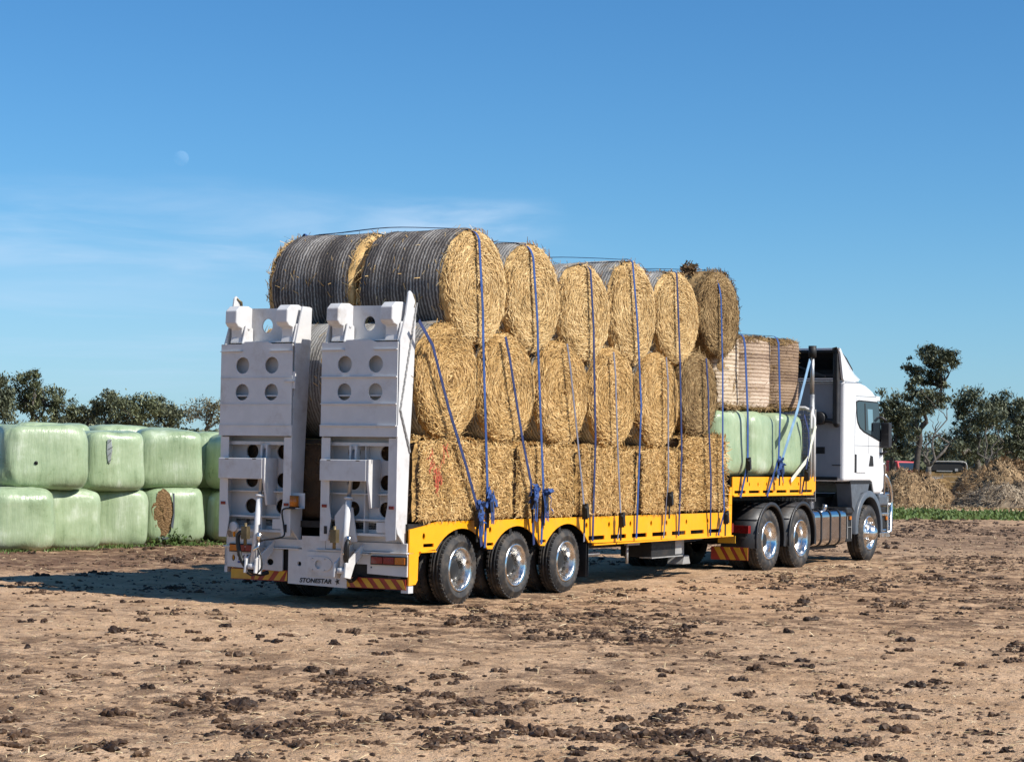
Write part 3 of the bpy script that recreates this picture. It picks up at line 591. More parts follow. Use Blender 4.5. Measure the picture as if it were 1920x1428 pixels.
# ------------------------------------------------------------------ prime mover (origin at the turntable, right side)
def make_tractor():
    T = empty('prime_mover_truck', (4.5947, 32.9052, 0), YAW - R(.8757))
    tag(T, 'white prime mover with roof deflector and chrome fuel tank, coupled to the hay trailer', 'truck')
    DU = (-.72, .65)
    for s in (1, -1):
        for u in DU: wheel(T, u, .49, .50, s, .27, True, False, .30)
    for s in (1, -1):
        w = wheel(T, 4.0, .50, .51, s, .30, False, True, .30)
        MB()
    # chassis
    m = MB()
    for y in (.82, 1.58): m.box((-1.55, y, .62), (4.6, y + .10, .90))
    m.box((-1.4, .7, .92), (1.4, 1.8, 1.02)); m.cyl((0, 1.25, 1.02), (0, 1.25, 1.12), .45, 24)
    for u in DU: m.cyl((u, .4, .49), (u, 2.1, .49), .09, 12)
    m.cyl((4.0, .3, .46), (4.0, 2.2, .46), .06, 10); m.box((2.3, .55, .45), (4.7, 1.95, 1.15)); m.box((1.2, .75, .5), (2.6, 1.75, 1.0)); m.build('chassis', 'deep', T)
    # drive mudguards
    for y0 in (-.015, 1.89):
        for u in DU:
            m = MB().lathe([(y0, .585), (y0, .60), (y0 + .625, .60), (y0 + .625, .585), (y0, .585)], (u, 0, .50), n=28, a0=R(-192), a1=R(12))
            m.lathe([(y0, .545), (y0 - .012, .545), (y0 - .012, .612), (y0, .612)], (u, 0, .50), n=28, a0=R(-192), a1=R(12))
            for k in (35, 62, 90, 118, 145): m.lathe([(y0 + .02, .60), (y0 + .02, .612), (y0 + .6, .612), (y0 + .6, .60)], (u, 0, .50), n=2, a0=R(-k - 2), a1=R(-k + 2))
            m.build('mudguard', 'black', T)
    # tail: hazard board, plate, lamps
    MB().box((-1.62, .0, .195), (-1.605, .64, .40)).build('hazard_board', 'hazred', T)
    m = MB()
    for k in range(4):
        x = .02 + k * .17; m.prism([(min(max(x - .16, .0), .64), .2), (min(max(x - .06, .0), .64), .2), (min(x + .06, .64), .395), (min(max(x - .04, 0), .64), .395)], YZ, -1.626, -1.622)
    m.build('hazard_stripes', 'hazyel', T)
    MB().box((-1.62, .22, .46), (-1.605, .52, .58)).build('marker_plate', 'hazyel', T)
    MB().box((-1.50, .05, .62), (-1.40, .35, .74)).build('tail_lamp', 'red', T); MB().box((-1.48, .1, .56), (-1.42, 2.4, .66)).build('rear_cross_member', 'deep', T)
    # cab body
    side = [(2.64, 1.44), (3.05, 1.44), (3.98, 1.44), (4.10, 1.40), (4.20, 1.21), (4.60, 1.21), (4.74, 1.30), (4.76, 1.62), (4.70, 2.0), (4.58, 2.35), (4.42, 2.88), (4.30, 3.0), (4.10, 3.10), (3.75, 3.19), (3.22, 3.25), (2.64, 3.22)]
    m = MB().prism(side, XZ, .0, 2.48); m.build('cab', 'cabwhite', T, .055, 4)
    cab = T.children[-1]
    # rear wall inset and clutter
    MB().box((2.628, .07, 1.50), (2.636, 2.42, 3.18)).build('rear_wall', 'wallgrey', T)
    MB().box((2.60, .12, 1.46), (2.627, 2.40, 1.52)).build('rear_sill', 'deep', T)
    m = MB().box((2.47, .07, 2.45), (2.60, .17, 3.72)).cyl((2.52, .12, 2.46), (2.60, .12, 2.46), .06, 12).cyl((2.52, .10, 2.50), (2.52, .50, 2.54), .04, 12).cyl((2.45, .42, 2.56), (2.60, .42, 2.56), .12, 24).build('air_intake', 'black', T, .02)
    MB().box((2.62, .36, 1.93), (2.626, .62, 2.05)).build('rear_vent', 'deep', T, .01)
    MB().box((2.615, .06, 1.72), (2.626, .22, 1.735)).build('handle', 'deep', T)
    MB().tube([(2.61, .06, 2.52), (2.61, .4, 2.53), (2.61, .9, 2.53), (2.61, 1.4, 2.52)], .006, 5).build('cable', 'hose', T)
    # exhaust stack
    m = MB().cyl((1.75, .27, .95), (1.75, .27, 2.95), .05, 18).cyl((1.75, .27, 2.95), (1.75, .27, 3.66), .038, 18); m.build('exhaust_stack', 'steel', T)
    MB().cyl((1.75, .27, 3.60), (1.75, .27, 3.80), .07, 18).build('stack_cap', 'deep', T)
    m = MB().cyl((1.95, .45, .8), (1.95, .45, 1.5), .16, 18).cyl((2.2, 1.8, .8), (2.2, 1.8, 1.5), .18, 18).box((1.7, .7, 1.0), (2.5, 1.8, 1.35)); m.build('engine_gear', 'deep', T, .02)
    # roof deflector: hollow behind
    wing = [(2.40, 3.80), (2.47, 3.79), (2.62, 3.66), (2.85, 3.47), (3.10, 3.36), (3.38, 3.27), (3.4, 3.245), (2.66, 3.225), (2.60, 3.27), (2.46, 3.70)]
    m = MB().prism(wing, XZ, .02, .06).prism(wing, XZ, 2.42, 2.46)
    top = [(2.40, 3.80), (2.60, 3.815), (2.9, 3.70), (3.3, 3.48), (3.7, 3.29), (3.7, 3.26), (3.3, 3.44), (2.88, 3.66), (2.60, 3.775), (2.40, 3.765)]
    m.prism([(a, b) for a, b in top], XZ, .16, 2.32)
    for sgn, ya, yb in ((1, .02, .16), (-1, 2.46, 2.32)):            # rounded shoulder between roof and wing
        pts = [(2.40, 3.80), (2.62, 3.74), (2.9, 3.58), (3.3, 3.36), (3.62, 3.26)]; wl_ = [(2.40, 3.74), (2.5, 3.74), (2.85, 3.47), (3.10, 3.36), (3.36, 3.27)]; tp = [(2.40, 3.80), (2.60, 3.815), (2.9, 3.70), (3.3, 3.48), (3.7, 3.285)]
        vs = []
        for (a, b), (c, d), (e, f) in zip(wl_, pts, tp): vs += [(a, ya, b), (c, ya + .05 * sgn, d + .02), (e, yb, f)]
        m.add(vs, [(3 * i + j, 3 * i + j + 1, 3 * i + j + 4, 3 * i + j + 3) for i in range(4) for j in range(2)], 0, .5, True)
    m.build('roof_deflector', 'cabwhite', T)
    m = MB().prism([(2.43, 3.74), (2.60, 3.755), (2.9, 3.64), (3.2, 3.46), (3.2, 3.26), (3.1, 3.26), (3.1, 3.45), (2.85, 3.61), (2.60, 3.735), (2.43, 3.72)], XZ, .065, 2.415)
    m.box((2.40, .062, 3.23), (2.45, .10, 3.77)).box((2.40, 2.38, 3.23), (2.45, 2.418, 3.77)).box((2.41, .1, 3.735), (2.44, 2.38, 3.76)); m.build('deflector_lining', 'deep', T)
    m = MB().bar((2.45, .3, 3.30), (2.7, 1.2, 3.60), .03, .03).bar((2.45, 1.9, 3.30), (2.7, 1.3, 3.6), .03, .03).box((2.48, .12, 3.30), (2.53, 2.36, 3.34)); m.build('deflector_strut', 'black', T)
    MB().box((2.5, .12, 3.245), (2.62, 1.5, 3.275)).build('roof_sheet', 'white', T)
    MB().prism([(2.62, 3.205), (3.5, 3.235), (3.5, 3.225), (2.62, 3.195)], XZ, -.004, .0).build('roof_seam', 'grey', T)
    # side window, door lines, intake, handle
    win = [(3.20, 2.88), (3.34, 2.91), (4.36, 2.91), (4.40, 2.88), (4.52, 2.42), (4.56, 2.17), (4.40, 2.19), (3.62, 2.33), (3.40, 2.40), (3.28, 2.50), (3.23, 2.62)]
    MB().prism(win, XZ, -.004, .004).build('window_seal', 'deep', T)
    ins = [(3.23, 2.86), (3.35, 2.885), (4.34, 2.885), (4.36, 2.86), (4.48, 2.42), (4.50, 2.21), (4.38, 2.22), (3.63, 2.355), (3.42, 2.42), (3.30, 2.52), (3.26, 2.63)]
    MB().prism(ins, XZ, -.010, -.0045).build('side_window', 'glass', T)
    MB().prism([(3.62, 2.86), (3.67, 2.86), (3.72, 2.36), (3.67, 2.365)], XZ, -.013, -.0105).build('window_pillar', 'deep', T)
    MB().prism([(3.78, 2.76), (4.05, 2.76), (4.10, 2.36), (3.84, 2.38)], XZ, -.012, -.0105).build('quarter_glass', 'mirror', T)
    m = MB().box((3.16, -.003, 1.62), (3.17, .003, 2.45)).prism([(3.165, 2.45), (3.175, 2.45), (3.26, 2.95), (3.25, 2.95)], XZ, -.003, .003).box((3.2, -.003, 2.085), (4.6, .003, 2.092)).prism([(3.88, 1.95), (3.888, 1.95), (3.888, 2.3), (3.88, 2.3)], XZ, -.003, .003)
    m.prism([(3.2, 2.98), (4.25, 3.0), (4.25, 2.992), (3.2, 2.973)], XZ, -.003, .003); m.build('door_seam', 'grey', T)
    MB().box((3.16, -.006, 1.60), (3.24, .0, 1.93)).build('intake_slot', 'deep', T); MB().box((3.24, -.018, 1.60), (3.72, .0, 1.935)).build('side_panel', 'cabwhite', T, .012)
    MB().prism([(3.90, 1.72), (4.14, 1.72), (4.10, 1.90), (3.98, 1.92)], XZ, -.012, .0).build('door_handle', 'deep', T, .006)
    MB().add([(4.43, .2, 2.88), (4.43, 2.28, 2.88), (4.72, 2.28, 1.98), (4.72, .2, 1.98)], [(0, 1, 2, 3)]).build('windscreen', 'glass', T)
    MB().box((4.40, .05, 2.93), (4.62, 2.43, 3.02)).build('sun_visor', 'cabwhite', T, .01)
    m = MB().box((4.46, -.19, 2.06), (4.62, -.02, 2.53)).build('mirror', 'black', T, .02, 2)
    MB().box((4.455, -.175, 2.10), (4.459, -.04, 2.30)).box((4.455, -.175, 2.33), (4.459, -.04, 2.49)).build('mirror_glass', 'deep', m)
    MB().tube([(4.5, -.12, 2.56), (4.46, -.05, 2.62), (4.42, .04, 2.62)], .025, 8).tube([(4.5, -.12, 2.0), (4.52, -.03, 1.95), (4.55, .05, 1.95)], .025, 8).build('mirror_arm', 'black', m)
    MB().box((4.40, 2.52, 1.98), (4.56, 2.72, 2.56)).build('mirror', 'black', T, .02, 2)
    MB().tube([(3.9, .35, 3.12), (3.88, .35, 3.30)], .008, 6).build('antenna', 'deep', T)
    # steer fender, steps, bumper
    m = MB().lathe([(-.02, .60), (-.02, .70), (.0, .715), (.55, .715), (.55, .60), (-.02, .60)], (3.93, 0, .56), n=30, a0=R(-185), a1=R(5)); m.build('wheel_arch', 'grey', T)
    MB().prism([(3.02, 1.44), (4.02, 1.44), (3.92, 1.27), (3.55, 1.22), (3.3, 1.02), (3.22, .9), (3.12, .98)], XZ, .015, .30).build('arch_skirt', 'grey', T, .01)
    MB().prism([(2.98, 1.46), (4.08, 1.46), (4.20, 1.21), (4.15, 1.19), (4.03, 1.40), (2.98, 1.40)], XZ, .008, .30).build('arch_trim', 'deep', T)
    m = MB().box((2.90, .06, .36), (3.24, .5, .98)); m.build('step_box', 'deep', T, .02)
    MB().box((2.88, .03, .86), (3.22, .3, .98)).build('battery_cover', 'black', T, .03); MB().box((2.95, .045, .42), (2.97, .056, .82)).box((3.15, .045, .42), (3.17, .056, .82)).box((2.95, .045, .62), (3.17, .056, .63)).build('step_frame', 'galv', T)
    MB().box((3.02, .028, .76), (3.12, .05, .82)).build('marker_lamp', 'amber', T)
    MB().box((4.52, .0, .98), (5.02, 2.48, 1.20)).build('bumper', 'grey', T, .05, 3)
    MB().box((4.56, .02, .55), (4.98, 2.46, .97)).build('bumper_grille', 'deep', T, .03)
    MB().box((4.54, -.012, .80), (5.0, .02, .86)).box((4.54, -.012, .40), (5.06, .05, .50)).box((4.92, -.014, .42), (4.97, .02, 1.18)).build('bumper_trim', 'chrome', T, .012)
    MB().box((4.84, -.018, .72), (4.92, .02, .79)).build('fog_lamp', 'amber', T, .01)
    m = MB()
    for y in (.04, .8, 1.68, 2.44): m.tube([(5.0, y, .48), (5.22, y, .50), (5.26, y, 1.15), (5.18, y, 1.34), (5.0, y, 1.50), (4.86, y, 1.56)], .038, 10)
    for z in (.52, .75, 1.0, 1.2): m.tube([(5.24, .04, z), (5.26, 2.44, z)], .034, 10)
    m.tube([(4.83, .03, 1.2), (4.88, .03, 1.72), (4.80, .03, 1.78), (4.76, .03, 1.74)], .02, 8); m.build('bull_bar', 'chrome', T)
    # fuel tank with straps
    def rr(y0, y1, z0, z1, r):
        p = []
        for cy_, cz_, a in ((y1 - r, z1 - r, 0), (y0 + r, z1 - r, 90), (y0 + r, z0 + r, 180), (y1 - r, z0 + r, 270)):
            for k in range(7): p.append((cy_ + r * math.cos(R(a + 15 * k)), cz_ + r * math.sin(R(a + 15 * k))))
        return p
    MB().prism(rr(.03, .66, .32, .955, .13), YZ, 1.36, 2.86).build('fuel_tank', 'tank', T, .02, 3)
    tank = T.children[-1]; tank.data.polygons.foreach_set('use_smooth', [len(p.vertices) == 4 for p in tank.data.polygons])
    m = MB()
    for u in (1.62, 2.06, 2.52): m.prism(rr(.018, .672, .308, .967, .135), YZ, u, u + .035)
    m.build('tank_strap', 'black', tank); MB().cyl((2.02, .14, .94), (2.02, .11, 1.04), .045, 14).build('filler_cap', 'chrome', tank)
    MB().box((1.4, .2, .26), (2.8, .55, .31)).build('tank_cradle', 'deep', tank)
    MB().box((1.3, 1.84, .32), (2.9, 2.46, .95)).build('side_box', 'deep', T, .03)
    return T
make_tractor()

# ------------------------------------------------------------------ hay
TF, TL = Vector((math.cos(YAW), math.sin(YAW), 0)), Vector((-math.sin(YAW), math.cos(YAW), 0))
def tw(u, v, z): return TO + TF * u + TL * v + Vector((0, 0, z))
def round_bale_mesh(mb, rx, rz, L, seed, blades=2200, fuzz=300, n=60, mi=0, both=True):
    """cylinder with its axis along y, centred; concentric straw on the ends"""
    o = seed * 7.13
    def shape(a, q, y):
        d = .020 * nz((math.cos(a) * 2.2, y * 2, math.sin(a) * 2.2), 1, o) + .012 * nz((math.cos(a) * 7, y * 7, math.sin(a) * 7), 1, o)
        return ((q + d) * rx / rx)
    rc = .12
    prof = [(-L / 2 + .05, 0.02)] + [(-L / 2 + .008 * (1 - k / 6), .15 * k) for k in range(1, 6)] + [(-L / 2 + .012, .88), (-L / 2 + .045, .955), (-L / 2 + rc, .985)]
    prof += [(-L / 2 + rc + (L - 2 * rc) * k / 8, 1.0) for k in range(1, 8)]
    prof += [(L / 2 - rc, .985), (L / 2 - .045, .955), (L / 2 - .012, .88)] + [(L / 2, .15 * k) for k in range(5, 0, -1)] + [(L / 2 - .05, .02)]
    k = len(prof); vs = []; ti = []
    for j in range(n):
        a = 2 * math.pi * j / n
        for (y, q) in prof:
            d = 1 + .030 * nz((math.cos(a) * 1.6, y * 1.5, math.sin(a) * 1.6), 1, o) * (q > .5) + .014 * nz((math.cos(a) * 6, y * 6, math.sin(a) * 6), 1, o)
            e = .03 * nz((math.cos(a) * q * 5, seed, math.sin(a) * q * 5), 1, o) + .02 * nz((math.cos(a) * q * 11, seed, math.sin(a) * q * 11), 1, o) + .016 * math.sin(q * 46 + 4 * nz((a, q, 0), 1.5, o)) if abs(y) > L / 2 - .06 else 0
            vs.append((math.cos(a) * q * rx * d, y + e * (1 if y > 0 else -1), math.sin(a) * q * rz * d)); ti.append(.44 + .24 * math.sin(q * 46 + 4 * nz((a, q, 0), 1.5, o)) + .2 * nz((a * 2, y, q * 9), 1, o))
    fs = [(j * k + i, j * k + i + 1, ((j + 1) % n) * k + i + 1, ((j + 1) % n) * k + i) for j in range(n) for i in range(k - 1)]
    mb.add(vs, fs, mi, ti, True)
    sd = random.Random(seed)
    for _ in range(blades):
        s = -1 if (not both or sd.random() < .8) else 1
        q = math.sqrt(sd.random()) * .97; a = sd.random() * 2 * math.pi
        if q < .12 and sd.random() < .6: continue
        p = Vector((math.cos(a) * q * rx, s * (L / 2 + .01 - (.06 * max(0, (q - .84) / .14) ** 1.5)), math.sin(a) * q * rz))
        dr = Vector((-math.sin(a) * rx, 0, math.cos(a) * rz)).normalized(); rad = Vector((math.cos(a), 0, math.sin(a)))
        d = dr + rad * sd.gauss(0, .38) + Vector((0, sd.gauss(0, .12) , 0)); nr = Vector((sd.gauss(0, .25), s, sd.gauss(0, .25)))
        blade(mb, p + Vector((0, s * sd.random() * .022, 0)), d, nr, .05 + .13 * sd.random(), .004 + .007 * sd.random(), min(1, max(0, sd.gauss(.62, .25))), mi, sd.gauss(0.008, .008))
    for _ in range(fuzz):
        a = sd.random() * 2 * math.pi; y = (sd.random() - .5) * L; y = y if sd.random() < .4 else math.copysign(L / 2 - .1 * sd.random(), y)
        n_ = Vector((math.cos(a), 0, math.sin(a))); p = Vector((math.cos(a) * rx * 1.01, y, math.sin(a) * rz * 1.01))
        blade(mb, p, Vector((-math.sin(a) + sd.gauss(0, .5), sd.gauss(0, .6), math.cos(a) + sd.gauss(0, .5))) + n_ * sd.gauss(.2, .3), n_, .05 + .14 * sd.random(), .005 + .008 * sd.random(), min(1, max(0, sd.gauss(.5, .25))), mi, .01)
    return mb
def net_shell(rx, rz, L, cov, seed, off=.010):
    o = seed * 7.13; n = 64; ys = [-cov / 2 + cov * i / 14 for i in range(15)]; vs = []
    for j in range(n):
        a = 2 * math.pi * j / n
        for i, y in enumerate(ys):
            d = 1 + .030 * nz((math.cos(a) * 1.6, y * 1.5, math.sin(a) * 1.6), 1, o) + .014 * nz((math.cos(a) * 6, y * 6, math.sin(a) * 6), 1, o)
            w = y + (.035 * nz((a * 1.5, y, 0), 2, o) if i in (0, 14) else 0); e = off if 0 < i < 14 else -.004
            vs.append((math.cos(a) * (rx * d + e), w, math.sin(a) * (rz * d + e)))
    m = len(ys); fs = [(j * m + i, ((j + 1) % n) * m + i, ((j + 1) % n) * m + i + 1, j * m + i + 1) for j in range(n) for i in range(m - 1)]
    return MB().add(vs, fs, 0, .5, True)
def round_bale(label, rx, rz, L, seed, pos, netk='netgrey', cov=None, upright=False, rough=False, blades=4600, group=None, both=False, hay='hay'):
    if upright: root = empty('round_hay_bale', pos, YAW)
    else: root = empty('round_hay_bale', pos, YAW)
    b = round_bale_mesh(MB(), rx, rz, L, seed, blades, 500 if not rough else (1300 if upright else 2600), both=both).build('hay_roll', 'hayold' if rough else hay, root)
    if cov != 0:
        s = net_shell(rx, rz, L, cov or L - .16, seed).build('net_wrap', netk, root)
        if upright: s.rotation_euler = (R(-90), 0, 0)
    if upright: b.rotation_euler = (R(-90), 0, seed)
    tag(root, label, 'hay bale', group or 'round hay bales on the trailer'); return root
def dup_bale(src, label, loc, flip=False):
    r = src.copy(); C.objects.link(r); r.location = loc; r['label'] = label
    if flip: r.rotation_euler = (0, 0, r.rotation_euler[2] + math.pi)
    for ch in list(src.children):
        c = ch.copy(); C.objects.link(c); c.parent = r
    return r
ordn = ['rearmost', 'second', 'third', 'fourth', 'fifth', 'sixth']
UP = [(1.45, 3.80, .735, .71), (2.88, 3.78, .72, .70), (4.33, 3.70, .745, .66), (5.81, 3.81, .74, .73), (7.30, 3.85, .765, .68), (8.86, 4.02, .765, .66)]
LO = [(.86, 2.645, .72, .705), (2.28, 2.62, .73, .70), (3.76, 2.62, .745, .705), (5.26, 2.61, .745, .705), (6.72, 2.62, .72, .705), (8.12, 2.76, .72, .66)]
UPLAB = ['large round hay bale with dark weathered net, upper tier directly above the right white ramp', 'round hay bale in upper tier, just ahead of the dark netted rearmost bale', 'third round hay bale of the upper tier, lowest in that row',
         'fourth round bale of the upper tier, under the second raised blue strap', 'fifth round hay bale of the upper tier, beside the rough brown bale', 'rough brown straw bale without net at front end of the upper tier']
LOLAB = ['golden round bale in middle tier right beside the white ramp, under a slanting strap', 'second round bale of the middle tier from the ramp, with small dark core hole', 'third round bale of the middle tier with a dark pit low in its face',
         'fourth round bale of the middle tier, two dark straps across its face', 'fifth round hay bale of the middle tier, narrow golden face', 'brown straw bale at front end of the middle tier, above the layered square bale']
for i, (u, z, rx, rz) in enumerate(UP):
    b = round_bale(UPLAB[i], rx, rz, 1.28, 10 + i, tw(u, .645, z), 'netdark' if i < 1 else 'netgrey', None if i < 5 else 0, rough=i == 5, hay='haylight')
    dup_bale(b, 'far side dark netted hay bale at the rear left top of the load' if i == 0 else 'far side upper tier bale behind the %s near one' % ordn[i], tw(u, 1.96, z + (.0 if i == 0 else -.03)), True)
for i, (u, z, rx, rz) in enumerate(LO):
    b = round_bale(LOLAB[i], rx, rz, 1.20, 30 + i, tw(u, .63, z), 'netgrey', None if i < 5 else 0, rough=i == 5)
    dup_bale(b, 'far side middle tier hay bale seen between the two white ramps' if i == 0 else 'far side middle tier bale behind the %s near one' % ordn[i], tw(u, 1.87, z), True)
# gooseneck: upright netted bales on wrapped bales
GB = [(9.62, 'brown netted upright bale on gooseneck, half hidden behind the rough brown bale'), (10.95, 'brown netted upright bale in the middle of the gooseneck load'), (12.25, 'darker netted upright bale nearest the white cab')]
for i, (u, lab) in enumerate(GB):
    z1 = 3.16 + .03 * i; b = round_bale(lab, .575, .60, 1.18, 50 + i, tw(u, .66, z1), ('netbrown1', 'netbrown', 'netbrown2')[i], 1.10, True, True, 1200, 'upright bales on the gooseneck')
    dup_bale(b, 'far side netted bale behind the %s near one, gooseneck' % ordn[i], tw(u, 1.86, z1))
# square bales of the bottom row
def square_bale(label, u0, u1, z0, z1, seed, layers=0, mark=False, fuzz=0, group='square hay bales along the deck'):
    root = empty('square_hay_bale', tw((u0 + u1) / 2, 1.235, z0), YAW); w, d, h = u1 - u0 - .08, 2.44 + .05 * math.sin(seed * 2.7), z1 - z0; o = seed * 3.7; sd = random.Random(seed); mb = MB()
    def pt(face, a, b):
        if face == 'r': p = Vector((-w / 2 + w * a, -d / 2, h * b)); n = Vector((0, -1, 0))
        elif face == 't': p = Vector((-w / 2 + w * a, -d / 2 + d * b, h)); n = Vector((0, 0, 1))
        elif face == 'l': p = Vector((w / 2 - w * a, d / 2, h * b)); n = Vector((0, 1, 0))
        elif face == 'b': p = Vector((-w / 2, d / 2 - d * a, h * b)); n = Vector((-1, 0, 0))
        else: p = Vector((w / 2, -d / 2 + d * a, h * b)); n = Vector((1, 0, 0))
        return p, n
    for face, na, nb in (('r', 26, 18), ('t', 16, 30), ('l', 8, 8), ('b', 24, 16), ('f', 24, 16)):
        vs, ti = [], []
        for i in range(na + 1):
            for j in range(nb + 1):
                a, b = i / na, j / nb; p, n = pt(face, a, b); e = min(a, 1 - a, b if face != 't' else 9, 1 - b) 
                rd = -.06 * max(0, 1 - e / .07) ** 1.5
                dsp = rd + .030 * nz(p, 2.5, o) + .030 * nz(p, 7, o)
                if layers and face in 'rf': dsp -= .05 * max(0, math.cos(p.z * 2 * math.pi / .19)) ** 6
                c = Vector((p.x, p.y, p.z - h / 2)).normalized()
                vs.append(p + n * dsp + (Vector((0, 0, -.02 * max(0, 1 - (1 - b) / .06))) if face in 'rlbf' else Vector())); ti.append(.46 + .2 * nz(p, 5, o))
        m_ = nb + 1; fs = [(i * m_ + j, (i + 1) * m_ + j, (i + 1) * m_ + j + 1, i * m_ + j + 1) for i in range(na) for j in range(nb)]
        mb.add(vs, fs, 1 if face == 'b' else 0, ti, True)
    for _ in range(int(4200 * w * h) + fuzz):
        face = 'r' if sd.random() < .72 else sd.choice('tbf'); a, b = .03 + .94 * sd.random(), .02 + .96 * sd.random()
        if face == 't': b *= .2
        p, n = pt(face, a, b); tang = Vector((sd.gauss(0, 1), sd.gauss(0, 1), sd.gauss(0, .9 if not layers else .35))); tang -= n * tang.dot(n)
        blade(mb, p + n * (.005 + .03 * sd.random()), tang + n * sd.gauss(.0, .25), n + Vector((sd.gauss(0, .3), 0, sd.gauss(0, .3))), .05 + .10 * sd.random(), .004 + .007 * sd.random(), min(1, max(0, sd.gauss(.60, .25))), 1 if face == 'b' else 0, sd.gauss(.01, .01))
    for _ in range(fuzz):
        p, n = pt('f' if sd.random() < .6 else 'r', .2 * sd.random(), sd.random()); p = pt('f', .12 * sd.random(), sd.random() ** 1.3)[0]
        blade(mb, p + Vector((.05 * sd.random(), -.06 * sd.random(), 0)), Vector((abs(sd.gauss(.5, .5)), sd.gauss(-.4, .6), sd.gauss(-.5, .7))), (sd.gauss(0, 1), -1, .3), .12 + .2 * sd.random(), .010 + .01 * sd.random(), min(1, max(0, sd.gauss(.6, .25))), 0, .02)
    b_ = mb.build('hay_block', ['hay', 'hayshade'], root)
    if mark:
        q = MB()
        for _ in range(75):
            s_ = sd.random(); arm = sd.choice([0, 1, 2])
            c = Vector((-.26 + s_ * .16, 0, .80 - s_ * .38)) if arm == 0 else (Vector((.10 - s_ * .20, 0, .86 - s_ * .42)) if arm == 1 else Vector((-.11 + .06 * s_, 0, .55 - s_ * .20)))
            if arm < 2 and s_ < .35 and sd.random() < .6: continue
            blade(q, Vector((c.x - .25 + sd.gauss(0, .035), -d / 2 - .035 - .02 * sd.random(), c.z + sd.gauss(0, .03))), (sd.gauss(0, .5), 0, 1), (sd.gauss(0, .2), -1, .2), .06 + .09 * sd.random(), .014, .5)
        q.build('paint_mark', 'spray', root)
    tag(root, label, 'hay bale', group); return root
SQ = [(.09, 1.60, 1.0, 1.95, 'square hay bale with red paint mark at the rear of the deck', 0, True, 0), (1.62, 2.40, 1.0, 1.93, 'narrow square hay bale between the marked bale and the paired straps', 0, False, 0),
      (2.42, 4.12, 1.0, 1.92, 'wide pale square hay bale in bottom row, above the third trailer wheel', 0, False, 0), (4.14, 5.22, 1.0, 1.91, 'square hay bale in bottom row, just ahead of the third trailer wheel', 0, False, 0),
      (5.24, 5.98, 1.0, 1.90, 'narrowest square hay bale, in the middle of the bottom row', 0, False, 0), (6.0, 7.50, 1.0, 1.91, 'square hay bale in bottom row directly behind the layered front bale', 0, False, 0),
      (7.52, 9.12, 1.0, 2.13, 'tall layered square bale with straw hanging from the front of the lower deck', 1, False, 900)]
for i, (a, b, c, d, lab, ly, mk, fz) in enumerate(SQ): square_bale(lab, a, b, c, d, 70 + i, ly, mk, fz)
mb = MB()
for k in range(70): blade(mb, (ru(-.1, .1), ru(-.1, .1), ru(0, .13)), (ru(-1, 1), ru(-1, 1), ru(-.2, 1)), (ru(-1, 1), 1, ru(-1, 1)), .16, .025, ru(.0, .3))
o = mb.build('hay_tuft', 'hayold', None, loc=tw(8.35, .3, 4.62)); tag(o, 'small dark tuft of hay on top of the rough brown bale', 'hay tuft')

# ------------------------------------------------------------------ wrapped silage bales
def film_bale(label, loc, sx, sy, sz, seed, rz, group, name='wrapped_silage_bale', ex=4.4, ev=5.5, folds=False):
    root = empty(name, loc, rz); o = seed * 5.1; root.rotation_euler.x, root.rotation_euler.y = .022 * math.sin(seed * 1.9), .022 * math.cos(seed * 2.7); ex, ev = ex * (1 + .18 * math.sin(seed * 3.1)), ev * (1 + .22 * math.cos(seed * 1.3)); nu, nv = 72, 40; vs = []
    def sp(w, e): return math.copysign(abs(w) ** (2 / e), w)
    for i in range(nv + 1):
        th = -math.pi / 2 + math.pi * i / nv
        for j in range(nu):
            ph = 2 * math.pi * j / nu; x, y, z = sp(math.cos(th), ev) * sp(math.cos(ph), ex), sp(math.cos(th), ev) * sp(math.sin(ph), ex), sp(math.sin(th), ev)
            q = Vector((x * sx / 2, y * sy / 2, z * sz / 2)); bulge = 1 + .05 * nz(q, 1.3, o)
            wr = .010 * nz((q.x * 5, q.y * 5, q.z * 1.0), 1, o) + .0035 * nz((q.x * 16, q.y * 16, q.z * 2.5), 1, o) + .012 * max(0, nz((q.x * 3.3, q.y * 3.3, q.z * 1.5), 1, o + 6) - .15)
            q.z += .05 * sz * nz((q.x * 1.3, q.y * 1.3, 0), 1, o) * (z > .3); wr -= .016 * max(0, 1 - abs(nz((q.x * 2.2, q.y * 2.2, q.z * .8), 1, o + 11)) / .06) * (abs(z) < .95); sag = 1 + .03 * math.exp(-((z + .55) / .5) ** 2)
            if folds: wr += .05 * nz((q.x * 5 + q.z * 2, q.y * 2, q.z * 1.2), 1, o + 3) * max(0, min(1, -x * 1.4 + .2))
            bulge += .02 * nz(q, 3.1, o + 9); wr += .010 * nz((q.x * 3, q.y * 3, q.z * 9), 1, o + 5) * max(0, nz(q, 1.4, o + 2))
            q2 = Vector((q.x * bulge * sag, q.y * bulge * sag, q.z * (1 + .03 * nz(q, 2, o)))); nn = q2.normalized() if q2.length > 0 else q2
            vs.append((q2 + nn * wr) + Vector((0, 0, sz / 2)))
    fs = [(i * nu + j, i * nu + (j + 1) % nu, (i + 1) * nu + (j + 1) % nu, (i + 1) * nu + j) for i in range(nv) for j in range(nu)]
    MB().add(vs, fs, 0, .5, True).build('film_wrap', 'film', root); tag(root, label, 'silage bale', group); return root
G1 = 'wrapped silage bales stacked on the left'
RZ = R(25)
